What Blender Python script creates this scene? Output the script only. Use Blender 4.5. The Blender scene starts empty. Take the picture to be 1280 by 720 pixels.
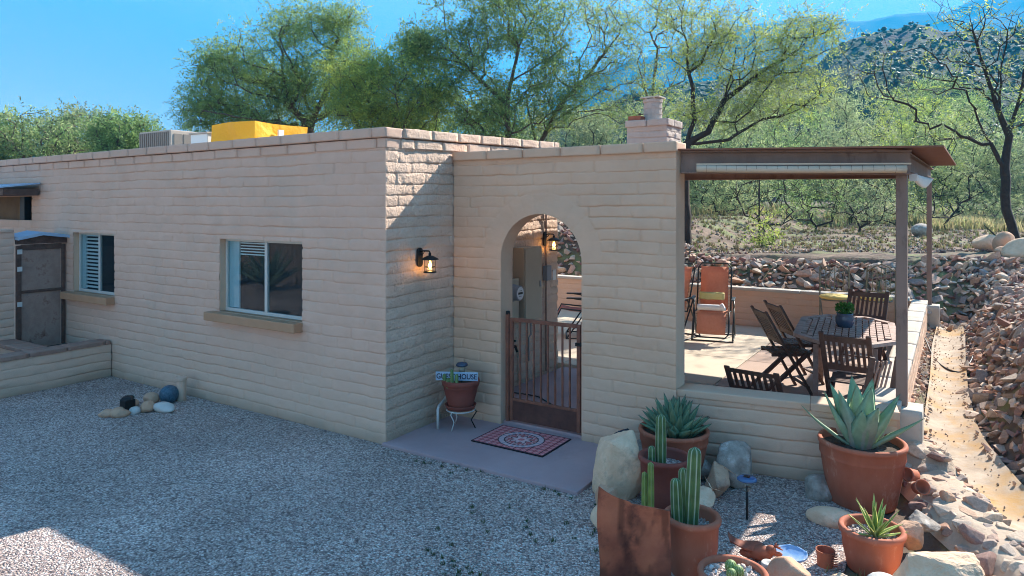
import bpy, bmesh, math, random
import numpy as np
from mathutils import Vector, Matrix
R = math.radians
random.seed(7)
rng = np.random.default_rng(11)
scene = bpy.context.scene
col = scene.collection

# ------------------------------------------------------------------ camera
CAMH = 2.15; YAW = math.atan(555/865.)
cd = bpy.data.cameras.new('camera'); cam = bpy.data.objects.new('camera', cd); col.objects.link(cam)
cam.location = (0, 0, CAMH); cam.rotation_euler = (R(90), 0, YAW)
cd.sensor_width = 36; cd.lens = 865/1280*36; cd.shift_y = -104/1280; cd.clip_start = .05; cd.clip_end = 20000
scene.camera = cam
# ------------------------------------------------------------------ sky, sun, exposure
SUN = Vector((.34, 1.0, .80)).normalized()
sun_el = math.asin(SUN.z); sun_az = math.atan2(SUN.x, SUN.y)
w = bpy.data.worlds.new('World'); scene.world = w; w.use_nodes = True
nt = w.node_tree; bg = nt.nodes['Background']
sky = nt.nodes.new('ShaderNodeTexSky'); sky.sky_type = 'NISHITA'; sky.sun_disc = False
sky.sun_elevation = sun_el; sky.sun_rotation = sun_az; sky.ozone_density = 1.0; sky.air_density = .7; sky.dust_density = 0; sky.altitude = 2000
tint = nt.nodes.new('ShaderNodeMix'); tint.data_type = 'RGBA'; tint.blend_type = 'MULTIPLY'; tint.inputs[0].default_value = 1; tint.inputs[7].default_value = (1.0, .775, .60, 1)
nt.links.new(sky.outputs[0], tint.inputs[6]); nt.links.new(tint.outputs[2], bg.inputs[0]); bg.inputs[1].default_value = .15
sl = bpy.data.lights.new('sun', 'SUN'); so = bpy.data.objects.new('sun', sl); col.objects.link(so)
sl.energy = 3.8; sl.angle = R(.5); sl.color = (1, .93, .84)
so.rotation_euler = (-SUN).to_track_quat('-Z', 'Y').to_euler()
scene.view_settings.view_transform = 'Standard'; scene.view_settings.look = 'None'; scene.view_settings.gamma = 1
scene.view_settings.exposure = 2.66
scene.cycles.filter_width = 1.0; scene.cycles.max_bounces = 6; scene.cycles.transparent_max_bounces = 8

FW = Vector((-math.sin(YAW), math.cos(YAW), 0)); RT = Vector((math.cos(YAW), math.sin(YAW), 0))
def at(px, py, d):            # the point that stands d metres ahead of the drone
    v = FW*d + RT*((px-640)/865.*d); return (v.x, v.y, CAMH-(py-256)/865.*d)

# ------------------------------------------------------------------ helpers
def tag(o, label=None, cat=None, group=None, kind=None):
    if label: o['label'] = label
    if cat: o['category'] = cat
    if group: o['group'] = group
    if kind: o['kind'] = kind
    return o
def thing(name, label, cat, loc=(0,0,0), rz=0, group=None):
    o = bpy.data.objects.new(name, None); col.objects.link(o); o.empty_display_size = .1
    o.location = loc; o.rotation_euler = (0,0,rz)
    return tag(o, label, cat, group)
def copy_tree(o, parent=None):
    c = o.copy(); col.objects.link(c)
    if parent: c.parent = parent
    for ch in [x for x in bpy.data.objects if x.parent == o]: copy_tree(ch, c)
    return c
def hash2(i, j, s=0):
    h = (i.astype(np.int64)*374761393 + j.astype(np.int64)*668265263 + s*1442695041) & 0xffffffff
    h = ((h ^ (h >> 13))*1274126177) & 0xffffffff
    h = (h ^ (h >> 16)) & 0xffffff
    return h/float(0xffffff)
def vn(x, y, s=0):
    x = np.asarray(x, float); y = np.asarray(y, float)
    i = np.floor(x); j = np.floor(y); fx = x-i; fy = y-j
    fx = fx*fx*(3-2*fx); fy = fy*fy*(3-2*fy)
    a = hash2(i,j,s); b = hash2(i+1,j,s); c = hash2(i,j+1,s); d = hash2(i+1,j+1,s)
    return (a*(1-fx)+b*fx)*(1-fy)+(c*(1-fx)+d*fx)*fy
def fbm(x, y, s=0, o=4):
    t = 0; a = .5
    for k in range(o):
        t = t + a*vn(x*2**k+k*17.3, y*2**k+k*9.1, s+k); a *= .5
    return t/(1-.5**o)
def sst(a, b, x):
    t = np.clip((x-a)/(b-a), 0, 1); return t*t*(3-2*t)

class MB:
    def __init__(s): s.v = []; s.f = []; s.c = []; s.n = 0
    def add(s, v, f, c=None):
        v = np.asarray(v, float).reshape(-1, 3); s.v.append(v)
        s.f += [tuple(int(i)+s.n for i in q) for q in f]
        if c is not None: s.c.append(np.broadcast_to(np.asarray(c, float), (len(v), 3)))
        else: s.c.append(np.ones((len(v), 3)))
        s.n += len(v); return s
    def box(s, x0, x1, y0, y1, z0, z1, M=None, c=None):
        v = np.array([(x,y,z) for z in (z0,z1) for y in (y0,y1) for x in (x0,x1)], float)
        if M is not None: v = np.array([M @ Vector(p) for p in v])
        return s.add(v, [(0,2,3,1),(4,5,7,6),(0,1,5,4),(2,6,7,3),(0,4,6,2),(1,3,7,5)], c)
    def bar(s, a, b, w, t, up=(0,0,1), c=None):      # rectangular bar from a to b: w across, t along up
        a = Vector(a); b = Vector(b); z = (b-a); L = z.length; z.normalize()
        x = z.cross(Vector(up));
        if x.length < 1e-4: x = z.cross(Vector((1,0,0)))
        x.normalize(); y = x.cross(z)
        M = Matrix((( x.x,y.x,z.x,a.x),(x.y,y.y,z.y,a.y),(x.z,y.z,z.z,a.z),(0,0,0,1)))
        return s.box(-w/2, w/2, -t/2, t/2, 0, L, M, c)
    def tube(s, pts, r, n=8, c=None, cap=True):
        P = np.array([tuple(p) for p in pts], float); m = len(P)
        r = np.broadcast_to(np.asarray(r, float), (m,))
        T = np.gradient(P, axis=0); T /= np.linalg.norm(T, axis=1)[:,None]+1e-9
        ref = np.array([0,0,1.]) if abs(T[0][2]) < .9 else np.array([1.,0,0])
        u = np.cross(T[0], ref); u /= np.linalg.norm(u); V = []
        for k in range(m):
            u = u-T[k]*np.dot(u,T[k]); u /= np.linalg.norm(u)+1e-9; q = np.cross(T[k], u)
            a = np.linspace(0, 2*np.pi, n, endpoint=False)
            V.append(P[k]+r[k]*(np.cos(a)[:,None]*u+np.sin(a)[:,None]*q))
        F = [(k*n+i, k*n+(i+1)%n, (k+1)*n+(i+1)%n, (k+1)*n+i) for k in range(m-1) for i in range(n)]
        if cap: F += [tuple(range(n))[::-1], tuple((m-1)*n+i for i in range(n))]
        return s.add(np.concatenate(V), F, c)
    def lathe(s, prof, n=32, o=(0,0,0), c=None, wob=0):
        a = np.linspace(0, 2*np.pi, n, endpoint=False); V = []
        for r, z in prof:
            V.append(np.stack([r*np.cos(a)+o[0], r*np.sin(a)+o[1], np.full(n, z+o[2])], 1))
        m = len(prof)
        F = [(k*n+i, k*n+(i+1)%n, (k+1)*n+(i+1)%n, (k+1)*n+i) for k in range(m-1) for i in range(n)]
        F += [tuple(range(n))[::-1]] if prof[0][0] > 1e-4 else []
        F += [tuple((m-1)*n+i for i in range(n))] if prof[-1][0] > 1e-4 else []
        return s.add(np.concatenate(V), F, c)
    def prism(s, poly, y0, y1, M=None, c=None):       # outline in (x,z), extruded along y
        n = len(poly); v = np.array([(x,y0,z) for x,z in poly]+[(x,y1,z) for x,z in poly], float)
        if M is not None: v = np.array([M @ Vector(p) for p in v])
        return s.add(v, [tuple(range(n)), tuple(range(n,2*n))[::-1]]+[(i,i+n,(i+1)%n+n,(i+1)%n) for i in range(n)], c)
    def xf(s, M):
        for k, v in enumerate(s.v):
            A = np.array(M)[:3,:3]; t = np.array(M)[:3,3]; s.v[k] = v @ A.T + t
        return s
    def build(s, name, m, parent=None, smooth=False, bevel=0, fix=False):
        me = bpy.data.meshes.new(name); V = np.concatenate(s.v); C = np.concatenate(s.c)
        L = np.fromiter((len(q) for q in s.f), np.int32, len(s.f))
        idx = np.fromiter((i for q in s.f for i in q), np.int32, int(L.sum()))
        me.vertices.add(len(V)); me.vertices.foreach_set('co', V.astype(np.float32).ravel())
        me.loops.add(len(idx)); me.loops.foreach_set('vertex_index', idx)
        me.polygons.add(len(L)); st = np.zeros(len(L), np.int32); st[1:] = np.cumsum(L)[:-1]
        me.polygons.foreach_set('loop_start', st); me.polygons.foreach_set('loop_total', L)
        me.polygons.foreach_set('use_smooth', np.full(len(L), bool(smooth)))
        ca = me.color_attributes.new('Col', 'FLOAT_COLOR', 'POINT')
        ca.data.foreach_set('color', np.concatenate([C, np.ones((len(C),1))], 1).astype(np.float32).ravel())
        me.update(calc_edges=True); me.validate()
        if fix:
            b = bmesh.new(); b.from_mesh(me); bmesh.ops.recalc_face_normals(b, faces=b.faces); b.to_mesh(me); b.free()
        me.materials.append(m)
        o = bpy.data.objects.new(name, me); col.objects.link(o)
        if parent: o.parent = parent
        if bevel:
            md = o.modifiers.new('bevel', 'BEVEL'); md.width = bevel; md.segments = 2; md.limit_method = 'ANGLE'; md.angle_limit = R(40)
        return o

# ------------------------------------------------------------------ materials
def mat(name, c1, c2=None, rough=.8, scale=6, detail=5, bump=0, bscale=60, bdist=.004, attr=False, rnd=None, spec=.3, metal=0,
        c3=None, s3=1.5, t3=(.55,.7), trans=None, stretch=None, coords='Object', mask2=None):
    m = bpy.data.materials.new(name); m.use_nodes = True; n = m.node_tree.nodes; l = m.node_tree.links
    p = n['Principled BSDF']; p.inputs['Roughness'].default_value = rough; p.inputs['Metallic'].default_value = metal
    p.inputs['Specular IOR Level'].default_value = spec
    tc = n.new('ShaderNodeTexCoord'); vec = tc.outputs[coords]
    if stretch:
        mp = n.new('ShaderNodeMapping'); mp.inputs['Scale'].default_value = stretch; l.new(vec, mp.inputs[0]); vec = mp.outputs[0]
    c2 = c2 or c1
    nz = n.new('ShaderNodeTexNoise'); nz.inputs['Scale'].default_value = scale; nz.inputs['Detail'].default_value = detail
    nz.inputs['Roughness'].default_value = .65; l.new(vec, nz.inputs['Vector'])
    cr = n.new('ShaderNodeValToRGB'); e = cr.color_ramp.elements
    e[0].position = .3; e[0].color = (*c1,1); e[1].position = .7; e[1].color = (*c2,1); l.new(nz.outputs['Fac'], cr.inputs[0])
    out = cr.outputs[0]
    def mix(a, b, fac, mode='MIX'):
        q = n.new('ShaderNodeMix'); q.data_type = 'RGBA'; q.blend_type = mode
        for sck, val in ((0,fac),(6,a),(7,b)):
            if hasattr(val, 'is_linked') or isinstance(val, bpy.types.NodeSocket): l.new(val, q.inputs[sck])
            else: q.inputs[sck].default_value = val if sck == 0 else (*val,1)
        return q.outputs[2]
    if c3:
        n3 = n.new('ShaderNodeTexNoise'); n3.inputs['Scale'].default_value = s3; n3.inputs['Detail'].default_value = 6; n3.inputs['Roughness'].default_value = .7; l.new(vec, n3.inputs['Vector'])
        r3 = n.new('ShaderNodeValToRGB'); r3.color_ramp.elements[0].position = t3[0]; r3.color_ramp.elements[1].position = t3[1]
        l.new(n3.outputs['Fac'], r3.inputs[0]); out = mix(out, c3, r3.outputs[0])
    if rnd:
        oi = n.new('ShaderNodeObjectInfo'); rr = n.new('ShaderNodeValToRGB'); rr.color_ramp.interpolation = 'LINEAR'
        rr.color_ramp.elements[0].color = (*rnd[0],1); rr.color_ramp.elements[1].color = (*rnd[-1],1)
        for k in range(1, len(rnd)-1):
            q = rr.color_ramp.elements.new(k/(len(rnd)-1)); q.color = (*rnd[k],1)
        l.new(oi.outputs['Random'], rr.inputs[0]); out = mix(out, rr.outputs[0], 1., 'MULTIPLY')
    if attr:
        at_ = n.new('ShaderNodeAttribute'); at_.attribute_name = 'Col'; out = mix(out, at_.outputs['Color'], 1., 'MULTIPLY')
    l.new(out, p.inputs['Base Color'])
    if bump:
        b = n.new('ShaderNodeBump'); b.inputs['Strength'].default_value = bump; b.inputs['Distance'].default_value = bdist
        nb = n.new('ShaderNodeTexNoise'); nb.inputs['Scale'].default_value = bscale; nb.inputs['Detail'].default_value = 4; nb.inputs['Roughness'].default_value = .7; l.new(vec, nb.inputs['Vector'])
        l.new(nb.outputs['Fac'], b.inputs['Height']); l.new(b.outputs[0], p.inputs['Normal'])
    if trans:
        t = n.new('ShaderNodeBsdfTranslucent'); ms = n.new('ShaderNodeMixShader'); ms.inputs[0].default_value = trans
        l.new(out, t.inputs[0]); l.new(p.outputs[0], ms.inputs[1]); l.new(t.outputs[0], ms.inputs[2])
        l.new(ms.outputs[0], n['Material Output'].inputs[0])
    return m
def emit(name, c, s):
    m = bpy.data.materials.new(name); m.use_nodes = True; p = m.node_tree.nodes['Principled BSDF']
    p.inputs['Base Color'].default_value = (*c,1); p.inputs['Emission Color'].default_value = (*c,1); p.inputs['Emission Strength'].default_value = s
    return m
def glassy(name, c, alpha=.25, rough=.03, tintg=(1,1,1)):
    m = bpy.data.materials.new(name); m.use_nodes = True; n = m.node_tree.nodes; l = m.node_tree.links
    for q in list(n):
        if q.type == 'BSDF_PRINCIPLED': n.remove(q)
    g = n.new('ShaderNodeBsdfGlossy'); g.inputs['Roughness'].default_value = rough; g.inputs['Color'].default_value = (*tintg,1)
    t = n.new('ShaderNodeBsdfTransparent'); t.inputs[0].default_value = (*c,1)
    fr = n.new('ShaderNodeFresnel'); fr.inputs[0].default_value = 1.5
    ad = n.new('ShaderNodeMath'); ad.operation = 'ADD'; ad.inputs[1].default_value = alpha; l.new(fr.outputs[0], ad.inputs[0])
    ge = n.new('ShaderNodeNewGeometry'); iv_ = n.new('ShaderNodeMath'); iv_.operation = 'SUBTRACT'; iv_.inputs[0].default_value = 1; l.new(ge.outputs['Backfacing'], iv_.inputs[1])
    mu_ = n.new('ShaderNodeMath'); mu_.operation = 'MULTIPLY'; l.new(ad.outputs[0], mu_.inputs[0]); l.new(iv_.outputs[0], mu_.inputs[1])
    ms = n.new('ShaderNodeMixShader'); l.new(mu_.outputs[0], ms.inputs[0]); l.new(t.outputs[0], ms.inputs[1]); l.new(g.outputs[0], ms.inputs[2])
    l.new(ms.outputs[0], n['Material Output'].inputs[0]); return m

M = {}
WALLC = (.50,.375,.28)
M['wall'] = mat('painted_slump_block', (.60,.39,.285), (.67,.445,.33), .85, 3, bump=.5, bscale=90, bdist=.006, c3=(.50,.375,.285), s3=1.1, t3=(.5,.85))
M['wall2'] = mat('painted_slump_block_tan', (.61,.395,.265), (.68,.45,.305), .85, 3, bump=.45, bscale=90, bdist=.005, c3=(.54,.395,.285), s3=1.1, t3=(.5,.85))
M['cap'] = mat('wall_cap_concrete', (.46,.40,.33), (.56,.49,.40), .9, 5, bump=.5, bscale=70, bdist=.004, c3=(.36,.32,.28), s3=3)
M['brickcap'] = mat('brick_cap', (.27,.16,.12), (.38,.23,.17), .85, 8, bump=.5, bscale=70)
M['sill'] = mat('tan_sill', (.42,.235,.13), (.48,.27,.155), .7, 5)
M['roofing'] = mat('white_roof', (.6,.58,.54), (.7,.67,.62), .8, 2)
M['slab'] = mat('entry_slab', (.36,.255,.26), (.43,.31,.31), .75, 2, bump=.15, bscale=120, c3=(.30,.22,.225), s3=1.2)
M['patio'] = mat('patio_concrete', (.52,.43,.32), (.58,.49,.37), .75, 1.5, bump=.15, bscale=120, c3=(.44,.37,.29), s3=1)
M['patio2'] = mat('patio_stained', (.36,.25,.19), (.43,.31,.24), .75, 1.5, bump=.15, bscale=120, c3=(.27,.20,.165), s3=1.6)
M['frame'] = mat('alu_frame', (.55,.53,.48), rough=.5)
M['glass'] = glassy('window_glass', (.80,.88,.90), .0, tintg=(.62,.68,.72))
M['screen'] = mat('insect_screen', (.015,.017,.022), rough=.6)
M['blind'] = mat('blinds', (.85,.85,.82), rough=.6)
M['curtain'] = mat('curtain', (.5,.62,.62), (.6,.7,.7), rough=.8)
M['dark'] = mat('unlit_room_black', (.02,.022,.026), rough=.8)
M['rustgate'] = mat('rust_gate_paint', (.16,.06,.038), (.26,.10,.06), .6, 12, c3=(.06,.03,.025), s3=5)
M['rust'] = mat('rusty_sheet', (.30,.085,.045), (.44,.14,.07), .75, 5, bump=.4, bscale=30, c3=(.15,.045,.03), s3=3.0, t3=(.50,.68))
M['rustdark'] = mat('old_rusty_tin', (.27,.17,.13), (.40,.28,.22), .8, 5, bump=.5, bscale=40, c3=(.17,.065,.04), s3=5)
M['steel'] = mat('weathered_steel', (.20,.13,.10), (.28,.185,.145), .7, 4, c3=(.15,.09,.07), s3=9, stretch=(1,1,.4))
M['rooftin'] = mat('rust_roof_sheet', (.20,.075,.045), (.27,.11,.065), .75, 5)
M['bluemetal'] = mat('galvanised_flashing', (.30,.42,.55), (.38,.50,.62), .45, 8, spec=.5)
M['wooddark'] = mat('dark_teak', (.075,.04,.03), (.14,.08,.058), .6, 14, stretch=(1,1,1), c3=(.13,.085,.06), s3=4)
M['woodtable'] = mat('worn_table_wood', (.32,.21,.17), (.46,.33,.27), .7, 14, c3=(.15,.11,.09), s3=5)
M['plywood'] = mat('porch_plywood', (.12,.07,.035), (.18,.11,.055), .8, 5)
M['terracotta'] = mat('terracotta', (.36,.105,.055), (.45,.15,.085), .8, 7, bump=.2, bscale=50, c3=(.60,.36,.25), s3=7, t3=(.60,.78), stretch=(1,1,.45))
M['terracotta_dark'] = mat('terracotta_dark', (.20,.05,.035), (.27,.075,.05), .75, 5, bump=.15, bscale=50, c3=(.16,.05,.035), s3=3, t3=(.5,.8))
M['soil'] = mat('soil', (.05,.035,.028), (.12,.085,.06), .95, 40, bump=.8, bscale=60, bdist=.01)
M['black'] = mat('black_metal', (.012,.011,.011), rough=.45)
M['bulb'] = emit('lit_bulb', (1,.55,.10), 5)
M['lampglass'] = glassy('lamp_glass', (.97,.95,.9), .02)
M['white'] = mat('white_pipe', (.55,.55,.52), rough=.5)
M['beigebox'] = mat('beige_enamel', (.40,.33,.235), (.44,.36,.26), .5, 3)
M['greybox'] = mat('grey_steel', (.25,.26,.27), rough=.4)
M['dial'] = mat('meter_dial', (.6,.62,.62), rough=.3)
M['tarp'] = mat('yellow_tarp', (.80,.36,.012), (.86,.41,.02), .6, 3, bump=.5, bscale=5, bdist=.05)
M['cooler'] = mat('cooler_tan', (.40,.33,.27), (.46,.39,.32), .6, 6)
M['coolerdark'] = mat('cooler_louvre', (.22,.19,.16), rough=.7)
M['orange'] = mat('orange_sling', (.72,.31,.18), (.78,.37,.23), .8, 30, trans=.25)
M['redsling'] = mat('faded_red_sling', (.36,.12,.09), (.42,.15,.11), .8, 30, trans=.25)
M['lframe'] = mat('lounger_frame', (.03,.035,.035), rough=.4)
M['yellow'] = mat('yellow_cushion', (.70,.50,.14), (.78,.58,.2), .85, 8)
M['towel'] = mat('yellow_towel', (.55,.48,.16), (.6,.55,.25), .9, 8)
M['whitecloth'] = mat('white_cloth', (.75,.74,.70), rough=.9)
M['irongreen'] = mat('verdigris_iron', (.17,.16,.12), (.24,.22,.16), .7, 12)
M['bluepot'] = mat('blue_glaze', (.03,.05,.09), (.05,.08,.13), .25, 6, spec=.6)
M['shade'] = mat('rolled_shade', (.55,.43,.31), (.62,.49,.36), .8, 5)
M['leafvar'] = mat('leaf_paint', (.72,.75,.72), (1,1,1), .55, 14, attr=True, spec=.4)
M['leafmatte'] = mat('leaf_matte', (.85,.85,.85), (1,1,1), .65, 3, attr=True)
M['foliage'] = mat('foliage', (.8,.8,.8), (1,1,1), .6, .9, attr=True, trans=.55, spec=.2)
M['bark'] = mat('bark', (.07,.052,.042), (.15,.115,.09), .9, 12, bump=.6, bscale=40, bdist=.01)
M['darkbark'] = mat('dark_bark', (.028,.022,.019), (.06,.045,.036), .9, 12, bump=.6, bscale=40, bdist=.01)
M['signblue'] = mat('sign_plate', (.33,.47,.60), (.38,.52,.64), .4, 6)
M['signtext'] = mat('sign_letters', (.02,.03,.07), rough=.5)
M['solarblue'] = mat('solar_light_top', (.06,.13,.26), rough=.25, spec=.6)
M['shell'] = mat('abalone', (.10,.25,.55), (.35,.5,.65), .25, 14, c3=(.55,.5,.5), s3=9, spec=.6)
M['ball'] = mat('blue_speckled_ball', (.02,.05,.08), (.09,.17,.22), .3, 45)
PAL = [(.42,.235,.16),(.60,.41,.28),(.30,.25,.23),(.72,.55,.40),(.24,.125,.105),(.50,.38,.30),(.58,.33,.22),(.40,.33,.27),(.66,.50,.38),(.33,.19,.15)]
M['rubble'] = mat('rubble_stone', (.7,.7,.7), (1.2,1.2,1.2), .9, 5, bump=.6, bscale=25, bdist=.01, rnd=PAL)
M['rubbleattr'] = mat('rubble_stone_mass', (.7,.7,.7), (1.2,1.2,1.2), .9, 5, bump=.6, bscale=25, bdist=.01, attr=True)
M['boulder'] = mat('pale_boulder', (.66,.43,.27), (.84,.59,.40), .9, 7, bump=.9, bscale=24, bdist=.012, c3=(.42,.30,.21), s3=3)
M['boulder_grey'] = mat('grey_boulder', (.22,.18,.145), (.48,.41,.34), .85, 14, bump=.9, bscale=24, bdist=.012, c3=(.55,.50,.45), s3=8, t3=(.55,.65))
M['boulder_brown'] = mat('brown_boulder', (.50,.29,.18), (.64,.40,.26), .9, 6, bump=.9, bscale=24, bdist=.012, c3=(.27,.18,.135), s3=3)
M['boulder_dark'] = mat('dark_stone', (.02,.022,.028), (.05,.05,.06), .7, 6, bump=.6, bscale=14, bdist=.01)
M['whiterock'] = mat('white_stone', (.50,.48,.43), (.62,.59,.54), .85, 6, bump=.4, bscale=20, bdist=.01)
M['mortar'] = mat('rubble_mortar', (.40,.30,.22), (.54,.42,.31), .95, 3, bump=.7, bscale=40, bdist=.01, c3=(.33,.25,.2), s3=2.5)

M['wallrough'] = mat('rough_slump_block', (.70,.50,.37), (.78,.57,.43), .9, 3, bump=1., bscale=38, bdist=.03, c3=(.50,.375,.285), s3=1.1, t3=(.5,.85))
M['kick'] = mat('kick_plate', (.07,.03,.024), (.13,.055,.04), .6, 8)
M['rustattr'] = mat('rusty_sheet_patina', (.30,.085,.045), (.44,.14,.07), .75, 6, bump=.5, bscale=30, c3=(.16,.05,.03), s3=7, t3=(.52,.68), attr=True)
M['chimneywall'] = mat('pale_chimney_block', (.46,.37,.31), (.55,.45,.38), .9, 4, bump=.9, bscale=38, bdist=.02, c3=(.38,.31,.26), s3=2)
def base_stain(m, c, h):     # dust splashed up from the gravel
    n = m.node_tree.nodes; l = m.node_tree.links; p = n['Principled BSDF']; src = p.inputs['Base Color'].links[0].from_socket
    g = n.new('ShaderNodeNewGeometry'); sp = n.new('ShaderNodeSeparateXYZ'); l.new(g.outputs['Position'], sp.inputs[0])
    nz = n.new('ShaderNodeTexNoise'); nz.inputs['Scale'].default_value = 2.2; nz.inputs['Detail'].default_value = 8; l.new(g.outputs['Position'], nz.inputs['Vector'])
    ad = n.new('ShaderNodeMath'); ad.operation = 'MULTIPLY_ADD'; ad.inputs[1].default_value = -1.1*h; l.new(nz.outputs[0], ad.inputs[0]); l.new(sp.outputs[2], ad.inputs[2])
    mr = n.new('ShaderNodeMapRange'); mr.inputs[1].default_value = -.45*h; mr.inputs[2].default_value = .55*h; mr.inputs[3].default_value = .85; mr.inputs[4].default_value = 0; l.new(ad.outputs[0], mr.inputs[0])
    mx = n.new('ShaderNodeMix'); mx.data_type = 'RGBA'; l.new(mr.outputs[0], mx.inputs[0]); l.new(src, mx.inputs[6]); mx.inputs[7].default_value = (*c,1); l.new(mx.outputs[2], p.inputs['Base Color'])
for k in ('wall', 'wall2', 'wallrough'): base_stain(M[k], (.67,.46,.33), .8); base_stain(M[k], (.42,.30,.21), .14)

# ------------------------------------------------------------------ terrain
YK = [3.0, 4.5, 5.3, 5.56, 5.9, 6.33, 6.81, 7.41, 9.3, 10.9, 12.8, 14]
XL = [1.6, .75, .33, .29, .14, -.03, -.18, -.226, -.22, -.245, -.21, -.19]
YR = [3.0, 4.5, 5.3, 5.9, 6.32, 6.82, 7.28, 7.66, 8.7, 10.1, 11.7, 13.5, 14]
XR = [2.1, 1.25, .76, .53, .38, .26, .17, .13, .08, .07, .08, .04, .04]
def chz(y): return .035*np.clip(y-5.5, -9, 8.2)
def terr(x, y):
    x = np.asarray(x, float); y = np.asarray(y, float)
    xl = np.interp(y, YK, XL); xr = np.interp(y, YR, XR); zc = chz(y)
    # right bank
    bank = sst(0, .62, x-xr-.02*np.sin(y*3)); top = .74+.02*(y-8)*(y > 8)+.05*(fbm(x*1.5, y*1.5, 5)-.5)
    zr = zc+(np.maximum(top, zc+.2)-zc)*bank
    zr = zr+np.clip(x-1.2, 0, 6)*.05
    # left of the channel: bank against the patio wall / mortared border beside the gravel
    crest = np.where(y > 6.0, .27, .17)+.0*x
    zl = zc+(crest-zc)*sst(0, .13, xl-x)
    zl = np.where(y < 6.3, zl*(1-sst(.38, .62, xl-x)), zl)
    z = np.where(x > xr, zr, np.where(x < xl, zl, zc-.02))
    z = np.where((x < -.7), 0, z)
    # back slope and terrace
    s = sst(0, 1, (y-12.35-.25*sst(-.4, .3, x)*1.6)/1.35)
    tz = 1.07+.50*sst(-4.2, -6.0, x)+.10*(fbm(x*.5+3, y*.5, 3)-.5)*sst(13.5, 15, y)+np.clip(y-16, 0, 400)*.012
    base = np.where(x < -.35, .5, z)
    z = np.where(y > 12.2, np.maximum(z*(x > -.35), base+(tz-base)*s), z)
    z = z+np.where(x < .9, .10*sst(13.95, 14.10, y+.25*(vn(x*1.3, 0*x, 9)-.5)), 0)
    z = z+np.where(y > 13.7, sst(13.7, 14.1, y)*(.09*(fbm(x*2.2, y*2.6, 41)-.5)+.10*np.abs(fbm(x*.8+5, y*3.4, 43)-.5)), 0)
    z = np.where((x > 1.0) & (y > 5), np.maximum(z, .8+(tz-.8)*sst(9, 15, y)), z)
    return z

def mat_dirt():
    m = mat('desert_dirt', (.13,.085,.06), (.29,.20,.14), .95, 2.2, detail=12, bump=.8, bscale=12, bdist=.03, c3=(.085,.06,.045), s3=.7, t3=(.42,.60))  # tones darkened and mottled to stand in for tree shade on the dirt
    n = m.node_tree.nodes; l = m.node_tree.links; p = n['Principled BSDF']
    src = p.inputs['Base Color'].links[0].from_socket
    tc = n.new('ShaderNodeTexCoord'); nz = n.new('ShaderNodeTexNoise'); nz.inputs['Scale'].default_value = .8; nz.inputs['Detail'].default_value = 8; nz.inputs['Roughness'].default_value = .75
    l.new(tc.outputs['Object'], nz.inputs[0]); cr = n.new('ShaderNodeValToRGB'); cr.color_ramp.elements[0].position = .50; cr.color_ramp.elements[1].position = .60
    l.new(nz.outputs[0], cr.inputs[0]); mx = n.new('ShaderNodeMix'); mx.data_type = 'RGBA'; l.new(cr.outputs[0], mx.inputs[0]); l.new(src, mx.inputs[6]); mx.inputs[7].default_value = (.17,.18,.075,1)
    l.new(mx.outputs[2], p.inputs['Base Color']); return m
def mat_gravel():
    m = bpy.data.materials.new('grey_gravel'); m.use_nodes = True; n = m.node_tree.nodes; l = m.node_tree.links; p = n['Principled BSDF']
    p.inputs['Roughness'].default_value = .9; p.inputs['Specular IOR Level'].default_value = .2
    tc = n.new('ShaderNodeTexCoord'); nz = n.new('ShaderNodeTexNoise'); nz.inputs['Scale'].default_value = 30; l.new(tc.outputs['Object'], nz.inputs[0])
    mxv = n.new('ShaderNodeMix'); mxv.data_type = 'VECTOR'; mxv.inputs[0].default_value = .02; l.new(tc.outputs['Object'], mxv.inputs[4]); l.new(nz.outputs['Color'], mxv.inputs[5])
    vo = n.new('ShaderNodeTexVoronoi'); vo.inputs['Scale'].default_value = 80; l.new(mxv.outputs[1], vo.inputs[0])
    cr = n.new('ShaderNodeValToRGB'); sep = n.new('ShaderNodeSeparateColor'); l.new(vo.outputs['Color'], sep.inputs[0]); l.new(sep.outputs[0], cr.inputs[0])
    e = cr.color_ramp.elements; e[0].position = 0; e[0].color = (.23,.165,.15,1); e[1].position = 1; e[1].color = (.93,.83,.76,1)
    for ps, c in ((.25,(.46,.35,.31,1)),(.5,(.64,.485,.43,1)),(.68,(.70,.56,.47,1)),(.85,(.78,.67,.60,1))):
        q = e.new(ps); q.color = c
    # dark gaps between stones
    dr = n.new('ShaderNodeMapRange'); dr.inputs[1].default_value = .25; dr.inputs[2].default_value = .8; dr.inputs[3].default_value = 1; dr.inputs[4].default_value = .45; l.new(vo.outputs['Distance'], dr.inputs[0])
    # patches: slightly darker damp zones and sparse green weeds
    n2 = n.new('ShaderNodeTexNoise'); n2.inputs['Scale'].default_value = .9; n2.inputs['Detail'].default_value = 6; l.new(tc.outputs['Object'], n2.inputs[0])
    mr = n.new('ShaderNodeMapRange'); mr.inputs[1].default_value = .35; mr.inputs[2].default_value = .65; mr.inputs[3].default_value = .78; mr.inputs[4].default_value = 1.12; l.new(n2.outputs[0], mr.inputs[0])
    mu = n.new('ShaderNodeMath'); mu.operation = 'MULTIPLY'; l.new(dr.outputs[0], mu.inputs[0]); l.new(mr.outputs[0], mu.inputs[1])
    vm = n.new('ShaderNodeVectorMath'); vm.operation = 'SCALE'; l.new(cr.outputs[0], vm.inputs[0]); l.new(mu.outputs[0], vm.inputs['Scale'])
    l.new(vm.outputs[0], p.inputs['Base Color'])
    b = n.new('ShaderNodeBump'); b.invert = True; b.inputs['Strength'].default_value = 1; b.inputs['Distance'].default_value = .012; l.new(vo.outputs['Distance'], b.inputs['Height']); l.new(b.outputs[0], p.inputs['Normal'])
    return m
M['dirt'] = mat_dirt(); M['gravel'] = mat_gravel()
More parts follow.
